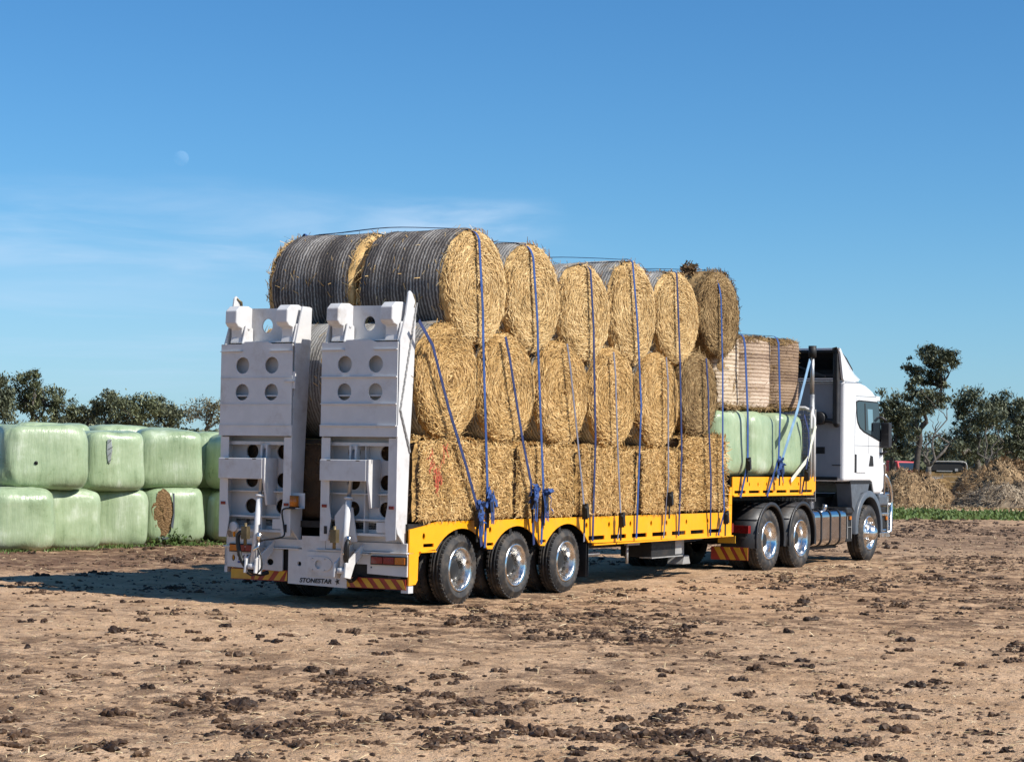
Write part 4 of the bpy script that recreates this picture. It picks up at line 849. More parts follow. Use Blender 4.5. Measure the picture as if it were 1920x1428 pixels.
SB = [(-8.62, 34.70, 0, 1.22, 1.12, 'lower pale green wrapped bale cut by the left edge of the photo', 0), (-8.06, 35.85, 0, 1.18, 1.11, 'lower green wrapped bale, second from the left edge', 1), (-7.47, 37.35, 0, 1.22, 1.10, 'lower green wrapped bale with short dark creases, left of the torn bale', 2),
      (-6.66, 38.75, 0, 1.22, 1.10, 'lower green wrapped bale torn open with brown silage showing', 3), (-6.15, 40.9, 0, 1.2, 1.1, 'shaded lower wrapped bale set back in the gap beside the torn one', 4), (-5.42, 39.9, 0, 1.2, 1.08, 'lower green wrapped bale partly hidden behind the left ramp', 5),
      (-8.41, 35.40, 1.08, 1.56, 1.14, 'biggest wrapped bale, upper tier at left with gathered folds and a small hole', 6), (-7.56, 37.10, 1.04, 1.20, 1.12, 'upper green wrapped bale with a grey repair tape strip', 7), (-6.75, 38.85, 1.07, 1.30, 1.17, 'upper green wrapped bale sitting above the torn bale', 8),
      (-6.10, 40.6, 1.07, 1.30, 1.14, 'upper wrapped bale set back, its front in shadow', 9), (-5.38, 39.75, 1.06, 1.2, 1.12, 'upper green wrapped bale partly hidden behind the left ramp', 10),
      (-9.75, 37.2, 1.10, 1.35, 1.16, 'upper wrapped bale of the back row, its pale top at the left edge', 11), (-8.98, 38.55, 1.15, 1.5, 1.18, 'upper wrapped bale of back row, domed top behind the biggest bale', 12), (-7.95, 40.3, 1.13, 1.5, 1.18, 'upper wrapped bale of back row, top showing above the taped bale', 13),
      (-9.75, 37.2, 0, 1.3, 1.11, 'lower wrapped bale of back row under the left edge one', 14), (-8.98, 38.55, 0, 1.4, 1.16, 'lower wrapped bale of back row behind the second lower bale', 15), (-7.95, 40.3, 0, 1.4, 1.14, 'lower wrapped bale of back row behind the creased one', 16)]
sb = []
for i, (x, y, z, s, h, lab, sd) in enumerate(SB):
    sb.append(film_bale(lab, (x, y, z - .015), s, 1.22, h, sd + 3, RZ + R(7 * math.sin(i * 2.1)), G1, folds=(i == 6)))
def patch_on(root, poly, depth, mat, name, yoff, xo, jag=0, seed=1):
    """small irregular sheet lying on the camera side of a bale"""
    sd = random.Random(seed); m = MB(); pts = [(a + sd.gauss(0, jag), b + sd.gauss(0, jag)) for a, b in poly]
    m.prism(pts, XZ, yoff - depth, yoff); o = m.build(name, mat, root); o.rotation_euler = (0, 0, -root.rotation_euler[2] + R(xo)); return o
ell = lambda cx_, cz_, a, b, n=22: [(cx_ + a * math.cos(2 * math.pi * i / n), cz_ + b * math.sin(2 * math.pi * i / n)) for i in range(n)]
def dish(root, cx_, cz_, a, b, y, mat, name, seed, rot):
    sd = random.Random(seed); n, k = 28, 7; vs = []
    for i in range(k + 1):
        for j in range(n):
            q = i / k; t_ = 2 * math.pi * j / n; jag = 1 + .16 * nz((math.cos(t_) * 2, math.sin(t_) * 2, seed), 1.2)
            vs.append((cx_ + a * q * jag * math.cos(t_), y - .015 - .03 * (1 - q * q) + .035 * nz((q * 4 * math.cos(t_), q * 5 * math.sin(t_), seed), 1.4) * (1 if i < k else 0), cz_ + b * q * jag * math.sin(t_)))
    o = MB().add(vs, [(i * n + j, i * n + (j + 1) % n, (i + 1) * n + (j + 1) % n, (i + 1) * n + j) for i in range(k) for j in range(n)], 0, .5, True).build(name, mat, root)
    o.rotation_euler = (0, 0, rot - root.rotation_euler[2]); return o
vr = R(9.8)
dish(sb[3], -.09, .60, .20, .46, -.655, 'silage', 'exposed_silage', 5, vr)
m = MB().prism([(.10, .30), (.13, .55), (.13, .98), (.09, 1.0), (.11, .62), (.06, .36)], XZ, -.70, -.66).prism([(-.20, .16), (-.05, .13), (.06, .2), (.05, .16), (-.06, .08), (-.18, .11)], XZ, -.69, -.66); o = m.build('torn_film_edge', 'grey', sb[3]); o.rotation_euler = (0, 0, vr - sb[3].rotation_euler[2])
o = MB().prism([(.09, .52), (.13, .78), (.10, .98), (.03, .96), (.02, .74), (.05, .54)], XZ, -.665, -.64).build('repair_tape', 'tape', sb[7], .01); o.rotation_euler = (0, 0, vr - sb[7].rotation_euler[2])
m = MB()
for zz, ww in ((.55, .05), (.66, .03), (.78, .06), (.9, .04)): m.bar((.05, -.668, zz), (.05 + ww * 1.6, -.668, zz + .06), .006, .018, (0, 1, 0))
o = m.build('tape_scribble', 'ink', sb[7]); o.rotation_euler = (0, 0, vr - sb[7].rotation_euler[2])
dish(sb[6], -.02, .46, .035, .035, -.64, 'deep', 'puncture', 8, vr)
GW = [(9.62, 'green wrapped bale behind the hanging straw of the layered bale'), (10.90, 'green wrapped bale in the middle of the gooseneck deck'), (12.17, 'green wrapped bale on gooseneck beside the headboard')]
for i, (u, lab) in enumerate(GW):
    for v, l2 in ((.64, lab), (1.86, 'far side ' + lab.replace('behind the hanging straw of the layered bale', 'at the step of the deck').replace('green wrapped bale', 'green bale hidden behind near one'))):
        film_bale(l2, tw(u, v, 1.52), 1.17, 1.22, 1.05, 40 + i + (9 if v > 1 else 0), YAW, 'wrapped bales on the gooseneck', ex=5.0, ev=8.0)

# ------------------------------------------------------------------ straps
def spline(pts, n=5):
    p = [Vector(q) for q in pts]; out = []
    for i in range(len(p) - 1):
        a, b, c, d = p[max(i - 1, 0)], p[i], p[i + 1], p[min(i + 2, len(p) - 1)]
        for k in range(n):
            t_ = k / n; out.append(.5 * ((2 * b) + (c - a) * t_ + (2 * a - 5 * b + 4 * c - d) * t_ * t_ + (-a + 3 * b - 3 * c + d) * t_ ** 3))
    return out + [p[-1]]
SG = 'ratchet straps over the load'
def strap(label, pts, mat, w=.055, over=None, ratchet=None, rmat='deep', bundle=False, far=True):
    """pts (u, z) down the near side from the top; over = crown height where it crosses the load; ratchet = index in pts"""
    root = empty('ratchet_strap', TO, YAW); tag(root, label, 'strap', SG)
    y = -.075; P = [(u, y - (.02 if 0 < i < len(pts) - 1 else 0) + (.04 if i == len(pts) - 1 else 0), z) for i, (u, z) in enumerate(pts)]
    m = MB(); u0, z0 = pts[0]
    m.ribbon(P, w, .005, (1, 0, 0))
    if over:
        top = [(u0, y, z0), (u0 - .005, -.02, z0 + (over - z0) * .55), (u0 - .01, .12, over - .03), (u0 - .02, .5, over + .0), (u0 - .03, 1.2, over + .035), (u0 - .03, 1.9, over + .0), (u0 - .03, 2.36, over - .03), (u0 - .03, 2.50, z0), (u0, 2.56, (z0 + 1.0) / 2), (u0, 2.53, .7)]
        m.ribbon(spline(top, 4), w, .005, (1, 0, 0))
    m.build('webbing', mat, root)
    if ratchet:
        u, z = ratchet; r_ = MB().box((u - .035, y - .06, z - .10), (u - .028, y - .005, z + .10)).box((u + .028, y - .06, z - .10), (u + .035, y - .005, z + .10)).cyl((u - .04, y - .045, z + .05), (u + .04, y - .045, z + .05), .028, 12).bar((u, y - .075, z - .08), (u, y - .06, z + .11), .06, .018, (0, 1, 0)).box((u - .02, y - .03, z - .28), (u + .02, y - .02, z - .10))
        rb = r_.build('ratchet', rmat, root)
        if bundle:
            sd = random.Random(int(u * 100)); b = MB()
            for k in range(9):
                p0 = Vector((u + sd.gauss(0, .025), y - .05 + sd.gauss(0, .02), z + .12 + sd.gauss(0, .05))); q = [p0]
                for j in range(4): q.append(q[-1] + Vector((sd.gauss(0, .028), sd.gauss(-.005, .012), sd.gauss(-.025, .035))))
                b.ribbon(spline(q, 3), .045, .005, Vector((sd.gauss(0, 1), sd.gauss(0, .6), sd.gauss(0, .6))).normalized())
            for k in range(3):
                x = u + sd.gauss(0, .03); b.ribbon(spline([(x, y - .06, z + .1), (x + sd.gauss(.01, .02), y - .075, z - .06), (x + sd.gauss(.03, .03), y - .07, z - .2 - .08 * sd.random())], 3), .045, .005, (1, .3, 0))
            b.build('loose_tail', 'strap', root)
    return root
ST = [('strap', [(1.334, 4.37), (1.42, 3.5), (1.439, 3.147), (1.602, 1.347), (1.662, .66)], 4.53, (1.62, 1.18), True, 'blue strap rising over the dark netted bale, its tail bundled in a knot'),
      ('strap', [(2.70, 4.28), (2.80, 3.5), (2.829, 3.13), (2.97, 1.881), (3.028, 1.407), (3.109, .66)], 4.50, (3.045, 1.18), True, 'blue strap over second upper bale, right one of the knotted pair'),
      ('strapdark', [(4.30, 4.27), (4.38, 3.5), (4.397, 3.183), (4.481, 2.044), (4.556, .66)], 4.365, None, False, 'dark blue strap running over the third upper bale'),
      ('strap', [(5.585, 4.50), (5.70, 3.8), (5.75, 3.5), (5.888, 2.517), (5.911, .66)], 4.575, None, False, 'blue strap bridging the fourth upper bale, arched clear above it'),
      ('strapdark', [(7.07, 4.47), (7.185, 3.181), (7.282, 1.86), (7.337, .66)], 4.545, None, False, 'dark blue strap over the fifth upper bale'),
      ('strap', [(8.708, 4.25), (8.762, 3.098), (8.803, 1.713), (8.887, .98), (8.80, .63)], 4.70, None, False, 'blue strap over the rough brown bale at the front of the lower deck'),
      ('strapdark', [(.0, 3.30), (.275, 3.034), (.657, 2.319), (1.111, 1.603), (1.379, 1.125), (1.583, .68)], None, (1.36, 1.02), True, 'dark blue strap slanting down across the golden bale beside the ramp'),
      ('strapdark', [(2.02, 3.24), (2.10, 2.98), (2.281, 2.468), (2.477, 1.941), (2.701, 1.442), (2.909, .66)], None, (2.74, 1.22), True, 'dark blue slanting strap over second middle bale, left one of the knotted pair'),
      ('strapgrey', [(3.66, 3.25), (3.72, 2.95), (3.866, 2.382), (4.006, 1.825), (4.183, 1.086), (4.304, .66)], None, (4.18, 1.06), False, 'grey strap over the third middle bale, ending in a black ratchet'),
      ('strapgrey', [(5.03, 3.22), (5.06, 2.9), (5.096, 2.492), (5.166, 1.837), (5.274, 1.034), (5.318, .66)], None, (5.28, .93), False, 'grey strap down the centre of the fourth middle bale'),
      ('strapgrey', [(6.74, 3.24), (6.77, 2.9), (6.829, 1.471), (6.817, .64)], None, (6.86, 1.20), False, 'grey strap over the fifth middle bale with ratchet half way down'),
      ('strapdark', [(8.172, 3.30), (8.22, 2.8), (8.259, 2.271), (8.363, 1.469), (8.50, .63)], None, (8.92, .90), False, 'dark strap over the brown straw bale of the middle tier')]
for k, pts, ov, rt, bd, lab in ST:
    r_ = strap(lab, pts, k, .05 if k != 'strapgrey' else .038, ov, rt, 'deep', bd)
strap('blue strap down the first upright bale on the gooseneck', [(9.62, 3.70), (9.636, 3.557), (9.776, 2.515), (9.799, 1.719), (9.662, 1.20)], 'strap', .07, 3.80, (9.78, 1.72))
strap('blue strap down the middle bales of the gooseneck, above a tangled ratchet', [(11.04, 3.76), (11.052, 3.70), (11.156, 2.554), (11.107, 1.814), (10.776, 1.21)], 'strap', .07, 3.85, (11.14, 1.66), 'deep', True)
strap('pale blue strap slanting from the darker upright bale to the middle of gooseneck', [(12.55, 3.50), (11.923, 2.62), (11.34, 1.903), (11.22, 1.50)], 'straplight', .085, None)
strap('short cream strap slanting from headboard to the gooseneck rail', [(12.86, 2.40), (12.442, 1.825), (11.833, 1.46)], 'strapwhite', .085, None)
strap('dark strap beside the headboard at the front of the gooseneck', [(12.30, 2.56), (12.46, 2.3), (12.51, 2.05), (12.40, 1.735), (12.327, 1.24)], 'strapdark', .06, None, (12.36, 1.55))

# ------------------------------------------------------------------ trees
def limb(mb, p, q, r0, r1, seed, mi=0, n=7, wob=.06):
    sd = random.Random(seed); L = (q - p).length; pts = [p]
    for i in range(1, 6): pts.append(p + (q - p) * (i / 5) + Vector((sd.gauss(0, 1), sd.gauss(0, 1), sd.gauss(0, .6))) * L * wob * (1 if i < 5 else 0))
    mb.tube(pts, [r0 + (r1 - r0) * i / 5 for i in range(6)], n, mi); return pts
def gum(name, label, base, clumps, leaf, size, lpc, seed, bark='bark', tr=.28, group=None, forks=True, lift=.35):
    """base on the ground, clumps = list of (centre, radius)"""
    root = empty(name, base); sd = random.Random(seed); tk = MB(); loc = [(c - base, r) for c, r in clumps]
    zt = max(c.z for c, r in loc); cx_ = sum(c.x for c, r in loc) / len(loc); cy_ = sum(c.y for c, r in loc) / len(loc); zl = min(c.z for c, r in loc)
    fork = Vector((cx_ * .3, cy_ * .3, max(zl * .8, zt * lift))); limb(tk, Vector((0, 0, -.1)), fork, tr, tr * .72, seed, 0, 9, .02)
    mids = []
    for k in range(4):
        c, r = loc[int(sd.random() * len(loc))]; q = fork + (c - fork) * .62; limb(tk, fork, q, tr * .58, tr * .3, seed + k + 1); mids.append(q)
    for k, (c, r) in enumerate(loc):
        q = min(mids + [fork], key=lambda a: (a - c).length + (4 if a.z > c.z + 1 else 0)); limb(tk, q, c, tr * .22, tr * .05, seed + 20 + k, 0, 5)
    tk.build('trunk', bark, root)
    cr = MB()
    for c, r in loc:
        k = int(lpc * (r / 1.0) ** 1.6); tone = sd.gauss(0, .12); sub = [Vector((sd.gauss(0, .5), sd.gauss(0, .5), sd.gauss(0, .42))) * r for _ in range(5)]
        for _ in range(k):
            s = sd.choice(sub) * .85; p = c + s + Vector((sd.gauss(0, 1), sd.gauss(0, 1), sd.gauss(0, .8))) * r * .22
            d = Vector((sd.gauss(0, 1), sd.gauss(0, 1), sd.gauss(-.6, 1))).normalized(); x, y, _ = frame_of(d); l, w = size * (.6 + .9 * sd.random()), size * (.25 + .3 * sd.random())
            cr.add([p - x * w / 2, p + d * l * .5 - y * w * .1, p + x * w / 2, p - d * l * .5], [(0, 1, 2, 3)], 0, min(1, max(0, .45 + tone + sd.gauss(0, .2))))
    cr.build('crown', leaf, root); tag(root, label, 'tree', group); return root
def clumps_px(pts, D, ox, oy, sc, r, seed, depth=None):
    sd = random.Random(seed); out = []
    for q in pts:
        x, y = ox + q[0] / sc, oy + q[1] / sc; rr_ = (q[2] if len(q) > 2 else r); dd = sd.gauss(0, depth or r * 1.1); out.append((at(x, y, D + dd), rr_ * (.85 + .3 * sd.random())))
    return out
def base_px(x, D): p = at(x, 870, D); return Vector((p.x, D, 0))
rp = (1600, 620, 3.76)
gum('gum_tree', 'tall gum tree with forked trunk and open crown, right of the truck cab', base_px(1716, 150), clumps_px([(500, 140), (550, 120), (590, 150), (660, 150), (700, 180), (715, 205, .45), (640, 210), (590, 220), (530, 210), (380, 240, .6), (420, 270), (470, 290), (550, 300), (610, 310), (440, 340), (520, 360), (590, 370), (410, 440, .7), (450, 420), (520, 440), (600, 440), (650, 440, .6), (470, 500), (550, 510), (620, 500, .6), (435, 560, .6), (430, 650, .7), (440, 740, .7), (420, 800, .6)], 150, rp[0], rp[1] + 4, rp[2], .85, 1), 'leafdark', .32, 520, 101, 'barkdark', .27, lift=.42)
gum('gum_tree', 'dark bushy gum tree close behind the truck mirror', base_px(1672, 165), clumps_px([(290, 450), (330, 500), (240, 540), (210, 520, .6), (320, 590), (370, 580), (270, 620), (330, 650), (290, 720), (360, 720), (300, 800), (360, 830), (250, 830), (400, 640)], 165, *rp, 1.3, 2), 'leafdark', .34, 420, 140, 'barkdark', .3)
gum('gum_tree', 'broad spreading gum tree at the right edge, left half of the pair', base_px(1838, 205), clumps_px([(740, 480), (800, 440), (850, 420), (910, 430), (880, 500), (800, 530), (720, 570, .9), (780, 590, .9), (860, 590), (930, 560), (820, 650), (900, 650), (960, 620), (760, 680), (700, 720), (640, 750), (720, 790), (810, 740), (890, 750), (640, 830), (740, 850), (830, 830), (900, 840)], 205, rp[0], rp[1] + 14, rp[2], 1.5, 3, 2.6), 'leafdark', .42, 260, 180, 'bark', .4)
gum('gum_tree', 'broad spreading gum tree at the right edge, cut by the frame', base_px(1905, 215), clumps_px([(990, 440), (1030, 430), (1050, 500), (980, 510), (1110, 460), (1170, 480), (1210, 500), (1130, 560), (1060, 580), (1000, 600), (1090, 650), (1180, 620), (1230, 600), (1010, 700), (1100, 730), (1190, 700), (1240, 720), (1000, 780), (1100, 810), (1190, 800), (1250, 800), (1280, 560), (1300, 660), (1300, 760)], 215, rp[0], rp[1] + 14, rp[2], 1.55, 4, 2.6), 'leafdark', .42, 260, 220, 'bark', .4)
# bare branching trees
def bare(name, label, base, tips, tr, seed):
    root = empty(name, base); m = MB(); f = Vector(tips[0]) - base; f = Vector((f.x * .2, 0, f.z * .42)); limb(m, Vector((0, 0, -.1)), f, tr, tr * .7, seed, 0, 8, .02)
    tr_ = MB()
    for k, t_ in enumerate(tips):
        q = Vector(t_) - base; ps = limb(tr_, f, q, tr * .5, tr * .1, seed + k + 1, 0, 6, .07)
        for j in range(3):
            s = ps[2 + j]; limb(tr_, s, s + Vector((random.gauss(0, 1), random.gauss(0, .6), abs(random.gauss(.8, .5)))) * (q - f).length * .28, tr * .17, tr * .04, seed + 50 + k * 4 + j, 0, 4)
    m.build('trunk', 'bark', root); tr_.build('branches', 'bark', root); tag(root, label, 'tree')
bare('bare_tree', 'pale bare tree with twisted limbs between the tall gum and the hay heaps', base_px(1742, 140), [at(1738, 810, 140), at(1765, 790, 140), at(1775, 760, 141), at(1728, 830, 139)], .24, 300)
bare('bare_tree', 'pale leafless tree standing behind the right hay heap', base_px(1855, 135), [at(1838, 825, 135), at(1850, 800, 135), at(1870, 805, 135), at(1880, 838, 134)], .20, 330)
lp = (0, 690, 4.364)
LG = 'trees behind the wrapped bales'
gum('gum_tree', 'dark tree cut by the left edge of the photo', base_px(-8, 178), clumps_px([(0, 130), (25, 180), (5, 230), (40, 280), (10, 330), (40, 380), (-60, 200), (-60, 300)], 178, *lp, 1.3, 11), 'leafdark', .36, 300, 400, 'barkdark', .3, LG)
gum('gum_tree', 'tallest ragged gum tree above the left wrapped bales', base_px(62, 180), clumps_px([(240, 50, .8), (270, 70, .6), (190, 85, .8), (175, 140), (200, 170), (260, 130), (340, 140), (410, 190), (330, 190), (240, 210), (130, 230), (90, 280), (180, 280), (260, 280), (350, 250), (450, 260), (520, 250), (400, 310), (300, 330), (220, 350), (120, 350), (480, 330), (570, 330, .9), (600, 370, .8), (500, 390), (400, 390), (300, 400)], 180, *lp, 1.15, 12), 'leaf', .36, 260, 430, 'bark', .3, LG)
gum('gum_tree', 'low grey green bush between the two left tree groups', base_px(158, 185), clumps_px([(640, 380), (690, 370), (740, 350), (700, 410), (620, 410), (770, 390)], 185, *lp, .95, 13), 'leafdark', .34, 300, 470, 'barkdark', .2, LG)
gum('gum_tree', 'dark gum tree with a small tuft standing above its crown', base_px(203, 180), clumps_px([(880, 200, .7), (920, 235, .6), (875, 240, .5), (800, 300, .9), (860, 290), (930, 290), (830, 350), (900, 340), (960, 340), (850, 400), (940, 400)], 180, *lp, 1.2, 14), 'leafdark', .36, 300, 490, 'barkdark', .3, LG)
gum('gum_tree', 'olive green gum tree with rounded crown right of the tufted one', base_px(245, 176), clumps_px([(1010, 290), (1060, 290), (1150, 265, .7), (1190, 300), (1080, 330), (1010, 340), (1140, 340), (1210, 350), (1030, 400), (1120, 400), (1200, 400)], 176, *lp, 1.3, 15), 'leaf', .36, 300, 520, 'barkdark', .3, LG)
gum('gum_tree', 'smooth domed dark tree between olive tree and pale tree', base_px(312, 182), clumps_px([(1270, 330), (1310, 315), (1360, 315), (1400, 340), (1440, 380), (1290, 380), (1350, 370), (1400, 400), (1460, 410), (1320, 410)], 182, *lp, 1.2, 16), 'leafdark', .36, 280, 550, 'barkdark', .3, LG)
gum('gum_tree', 'pale sparse dry tree just left of the white ramp', base_px(385, 184), clumps_px([(1590, 330), (1650, 305), (1700, 300), (1760, 310), (1560, 370), (1620, 360), (1700, 350), (1770, 350), (1560, 410, .7), (1650, 410), (1740, 400), (1820, 340), (1850, 390)], 184, *lp, 1.3, 17), 'leafpale', .32, 120, 580, 'bark', .22, LG)
# far woodland, one mass
def woodland():
    mb = MB(); sd = random.Random(5)
    for (x0, x1, D, h0, h1, n) in ((-900, 480, 260, 3.8, 5.8, 150), (1640, 1790, 270, 3.0, 4.2, 40), (1790, 2900, 270, 4.4, 6.4, 150), (1600, 2300, 230, 2.0, 3.4, 70), (480, 1600, 420, 5.0, 7.0, 90)):
        for k in range(n):
            x = x0 + (x1 - x0) * sd.random(); c = at(x, 860, D + sd.gauss(0, 8)); h = h0 + (h1 - h0) * sd.random() * (1 + .3 * math.sin(x * .013)); tone = sd.gauss(0, .13)
            for j in range(230):
                p = Vector((c.x + sd.gauss(0, 1.7), c.y + sd.gauss(0, 1.7), h * (1 - abs(sd.gauss(0, .38))))); 
                if p.z < .1: p.z = abs(p.z) + .1
                d = Vector((sd.gauss(0, 1), sd.gauss(0, 1), sd.gauss(0, 1))).normalized(); a, b, _ = frame_of(d); w = (.22 + .25 * sd.random())
                mb.add([p - a * w, p - b * w, p + a * w, p + b * w], [(0, 1, 2, 3)], 0, min(1, max(0, .4 + tone + sd.gauss(0, .18))))
    o = mb.build('woodland', 'leafdark'); tag(o, 'dark far off belt of trees along the paddock edge', 'trees', kind='stuff')
woodland()

# ------------------------------------------------------------------ hay heaps, grass, far things at the right
def heap(name, label, c, sx, sy, h, mat, seed, blades, bl=.35, lump=.28):
    n, k = 72, 26; vs, ti = [], []; o = seed * 2.3; mb = MB(); sd = random.Random(seed)
    def hh(x, y):
        q = math.sqrt((x / sx) ** 2 + (y / sy) ** 2); e = 1 + .22 * nz((math.atan2(y, x) * 1.2, 0, 0), 1, o); q /= e
        return max(0, 1 - q ** 3.2) ** .62 * h * (1 + lump * nz((x, y, 0), .9, o) + lump * .8 * nz((x, y, 0), 2.6, o) + lump * .5 * nz((x, y, 0), 6, o)) - .04
    for i in range(k + 1):
        for j in range(n):
            q = (i / k) ** .8 * 1.28; a = 2 * math.pi * j / n; x, y = sx * q * math.cos(a), sy * q * math.sin(a); z = hh(x, y); vs.append((x + .12 * nz((x, y, z), 3, o), y + .12 * nz((x, y, z), 3, o + 4), z)); ti.append(.32 + .3 * nz((x, y, 0), 4, o))
    mb.add(vs, [(i * n + j, i * n + (j + 1) % n, (i + 1) * n + (j + 1) % n, (i + 1) * n + j)[::-1] for i in range(k) for j in range(n)], 0, ti, True)
    for _ in range(blades):
        a, q = sd.random() * 6.283, math.sqrt(sd.random()) * 1.05; x, y = sx * q * math.cos(a), sy * q * math.sin(a); z = hh(x, y); g = Vector((x / sx, y / sy, .5)).normalized(); dn = Vector((x, y, -h)).normalized()
        blade(mb, (x, y, max(z, 0) + .03), dn + Vector((sd.gauss(0, .7), sd.gauss(0, .7), sd.gauss(0, .4))), g, bl * (.5 + sd.random()), .010 + .022 * sd.random(), min(1, max(0, sd.gauss(.55, .28))), 0, sd.gauss(.04, .04))
    o_ = mb.build(name, mat, None, loc=c); tag(o_, label, 'hay heap'); return o_
heap('hay_heap', 'brown spoiled hay heap just right of the truck bull bar', (17.6, 88.0, 0), 2.15, 1.9, 1.26, 'haypile', 3, 7000, .28, .42)
heap('hay_heap', 'taller tan hay heap at the right edge of the field', (22.0, 89.5, 0), 2.1, 1.9, 1.58, 'haypile', 5, 7000, .28, .36)
heap('hay_heap', 'low pale rotted hay heap in front of the taller one', (21.4, 85.2, 0), 2.3, 1.3, .82, 'haypale', 9, 8000, .4, .5)
rb_ = empty('round_hay_bale', (19.55, 91.2, .62), R(200)); tag(rb_, 'old dark round bale in the gap between the two hay heaps', 'hay bale')
round_bale_mesh(MB(), .62, .62, 1.2, 90, 900, 500).build('hay_roll', 'hayold', rb_); net_shell(.62, .62, 1.2, 1.0, 90).build('net_wrap', 'netgrey', rb_)
def grass_patch(name, label, pts, n, hmin, hmax, mat, seed, w=.03):
    mb = MB(); sd = random.Random(seed)
    for _ in range(n):
        x, y = pts(sd)
        k = .35 + .65 * (.5 + .5 * nz((x, y, 0), .5, seed)); l = (hmin + (hmax - hmin) * sd.random()) * k; d = Vector((sd.gauss(0, .35), sd.gauss(0, .35), 1)).normalized(); s = Vector((sd.gauss(0, 1), sd.gauss(0, .3), 0)).normalized() * w; p = Vector((x, y, hfield(x, y) - .01))
        mb.add([p - s, p + s, p + d * l * .6 + s * .7, p + d * l + Vector((sd.gauss(0, .1), sd.gauss(0, .1), 0)) * l, p + d * l * .6 - s * .7], [(0, 1, 2, 4), (4, 2, 3)], 0, min(1, max(0, sd.gauss(.5, .22))))
    o = mb.build(name, mat); tag(o, label, 'grass', kind='stuff')
def strip(sd):
    x = 8.5 + 26 * sd.random(); y = 65 + 13 * sd.random() + .5 * math.sin(x * .9) - .12 * (x - 12); return x, y
grass_patch('grass_strip', 'green grass strip in front of the hay heaps', strip, 13000, 0.07, .26, 'grassblade', 4, .055)
grass_patch('dry_grass', 'dry grass fringe below the hay heaps', lambda sd: (9 + 25 * sd.random(), 81.5 + 5 * sd.random()), 3600, .08, .22, 'drygrass', 6, .06)
grass_patch('dry_grass', 'tall dry grass beyond the hay heaps', lambda sd: (18 + 45 * sd.random(), 104 + 26 * sd.random() ** 2), 9000, .2, .75, 'drygrass', 8, .10)
def weeds(sd):
    t_ = sd.random(); x, y = -8.75 + 3.3 * t_ + sd.gauss(0, .14), 33.85 + 5.1 * t_ + sd.gauss(0, .22); return x, y
grass_patch('weeds', 'low green weeds along the foot of the wrapped bales', weeds, 1500, .03, .12, 'grassblade', 12, .012)
mb = MB(); sd = random.Random(3)
for _ in range(420):
    a, q = sd.random() * 6.28, abs(sd.gauss(0, .28)); p = Vector((q * 1.5 * math.cos(a), q * .7 * math.sin(a), .02 + abs(sd.gauss(0, .10)) * max(0, 1 - q))); d = Vector((sd.gauss(0, 1), sd.gauss(0, 1), sd.gauss(.5, .5))).normalized(); x, y, _ = frame_of(d)
    mb.add([p - x * .022, p + d * .05, p + x * .022, p - d * .05], [(0, 1, 2, 3)], 0, sd.random() * .6)
o = mb.build('weed_clump', 'grassblade', None, loc=(-6.35, 37.95, 0)); tag(o, 'bushy green weed growing at the foot of the torn bale', 'weed')
# red vehicle far behind
def far_truck():
    c = base_px(1690, 170); T = empty('red_truck', c, R(-62)); tag(T, 'small red truck parked far away left of the tall gum trunk', 'truck')
    m = MB().prism([(-.9, .7), (.9, .7), (.95, 1.3), (.65, 2.15), (-.85, 2.2)], XZ, -1.0, 1.0); m.build('cab', 'redpaint', T, .06)
    MB().prism([(-.4, 1.35), (.72, 1.35), (.5, 2.0), (-.4, 2.0)], XZ, -1.012, -1.002).build('side_window', 'glass', T); MB().add([(.94, -.85, 1.35), (.94, .85, 1.35), (.69, .85, 2.05), (.69, -.85, 2.05)], [(0, 1, 2, 3)]).build('windscreen', 'glass', T)
    MB().box((-4.2, -1.05, .85), (-1.0, 1.05, .97)).box((-1.0, -1.0, .6), (-.92, 1.0, 1.9)).build('tray', 'galv', T); MB().box((-4.1, -.4, .55), (.8, .4, .8)).build('chassis', 'deep', T); MB().box((.92, -1.0, .5), (1.08, 1.0, .85)).build('bumper', 'steel', T)
    for x in (.15, -2.9):
        for y in (-1.0, .78): MB().lathe([(0, .01), (0, .3), (.0, .38), (.03, .42), (.19, .42), (.22, .38), (.22, .01)], (x, y, .42), n=20).build('wheel', 'tyre', T)
far_truck()
def far_shed():
    c = base_px(1779, 165); T = empty('low_shelter', (c.x, c.y, 0), R(-6)); tag(T, 'low dark shelter with pale pipe outline behind the hay heaps', 'shelter')
    m = MB(); 
    for y in (0, 2.2): m.tube([(-1.65, y, 0), (-1.6, y, 1.5), (-1.2, y, 2.12), (-.9, y, 2.2), (1.15, y, 2.2), (1.4, y, 2.1), (1.48, y, 1.85), (1.48, y, 0)], .05, 8)
    for x in (-1.1, 0, 1.2): m.cyl((x, 0, 2.2), (x, 2.2, 2.2), .04, 6)
    m.build('pipe_frame', 'galv', T); MB().box((-1.5, .05, 1.35), (1.42, 2.15, 2.13)).build('dark_cover', 'deep', T, .1); MB().box((-1.55, .02, .2), (1.46, 2.2, 1.3)).build('side_panel', 'hayold', T, .03)
    MB().box((.5, -.06, 1.4), (.75, .0, 1.62)).box((-1.0, -.04, 1.36), (.3, .0, 1.44)).build('trim', 'galv', T)
far_shed()
def far_fence():
    T = empty('field_fence', (0, 0, 0)); tag(T, 'thin wire fence with grey posts across the far paddock', 'fence'); a, b = base_px(1655, 128), base_px(2150, 150)
    for k in range(16):
        p = a + (b - a) * (k / 15); MB().cyl((p.x, p.y, 0), (p.x, p.y, 1.25), .05, 6).build('post', 'bark', T)
    m = MB()
    for z in (.4, .75, 1.1): m.cyl((a.x, a.y, z), (b.x, b.y, z), .008, 4)
    m.build('wire', 'galv', T)
far_fence()
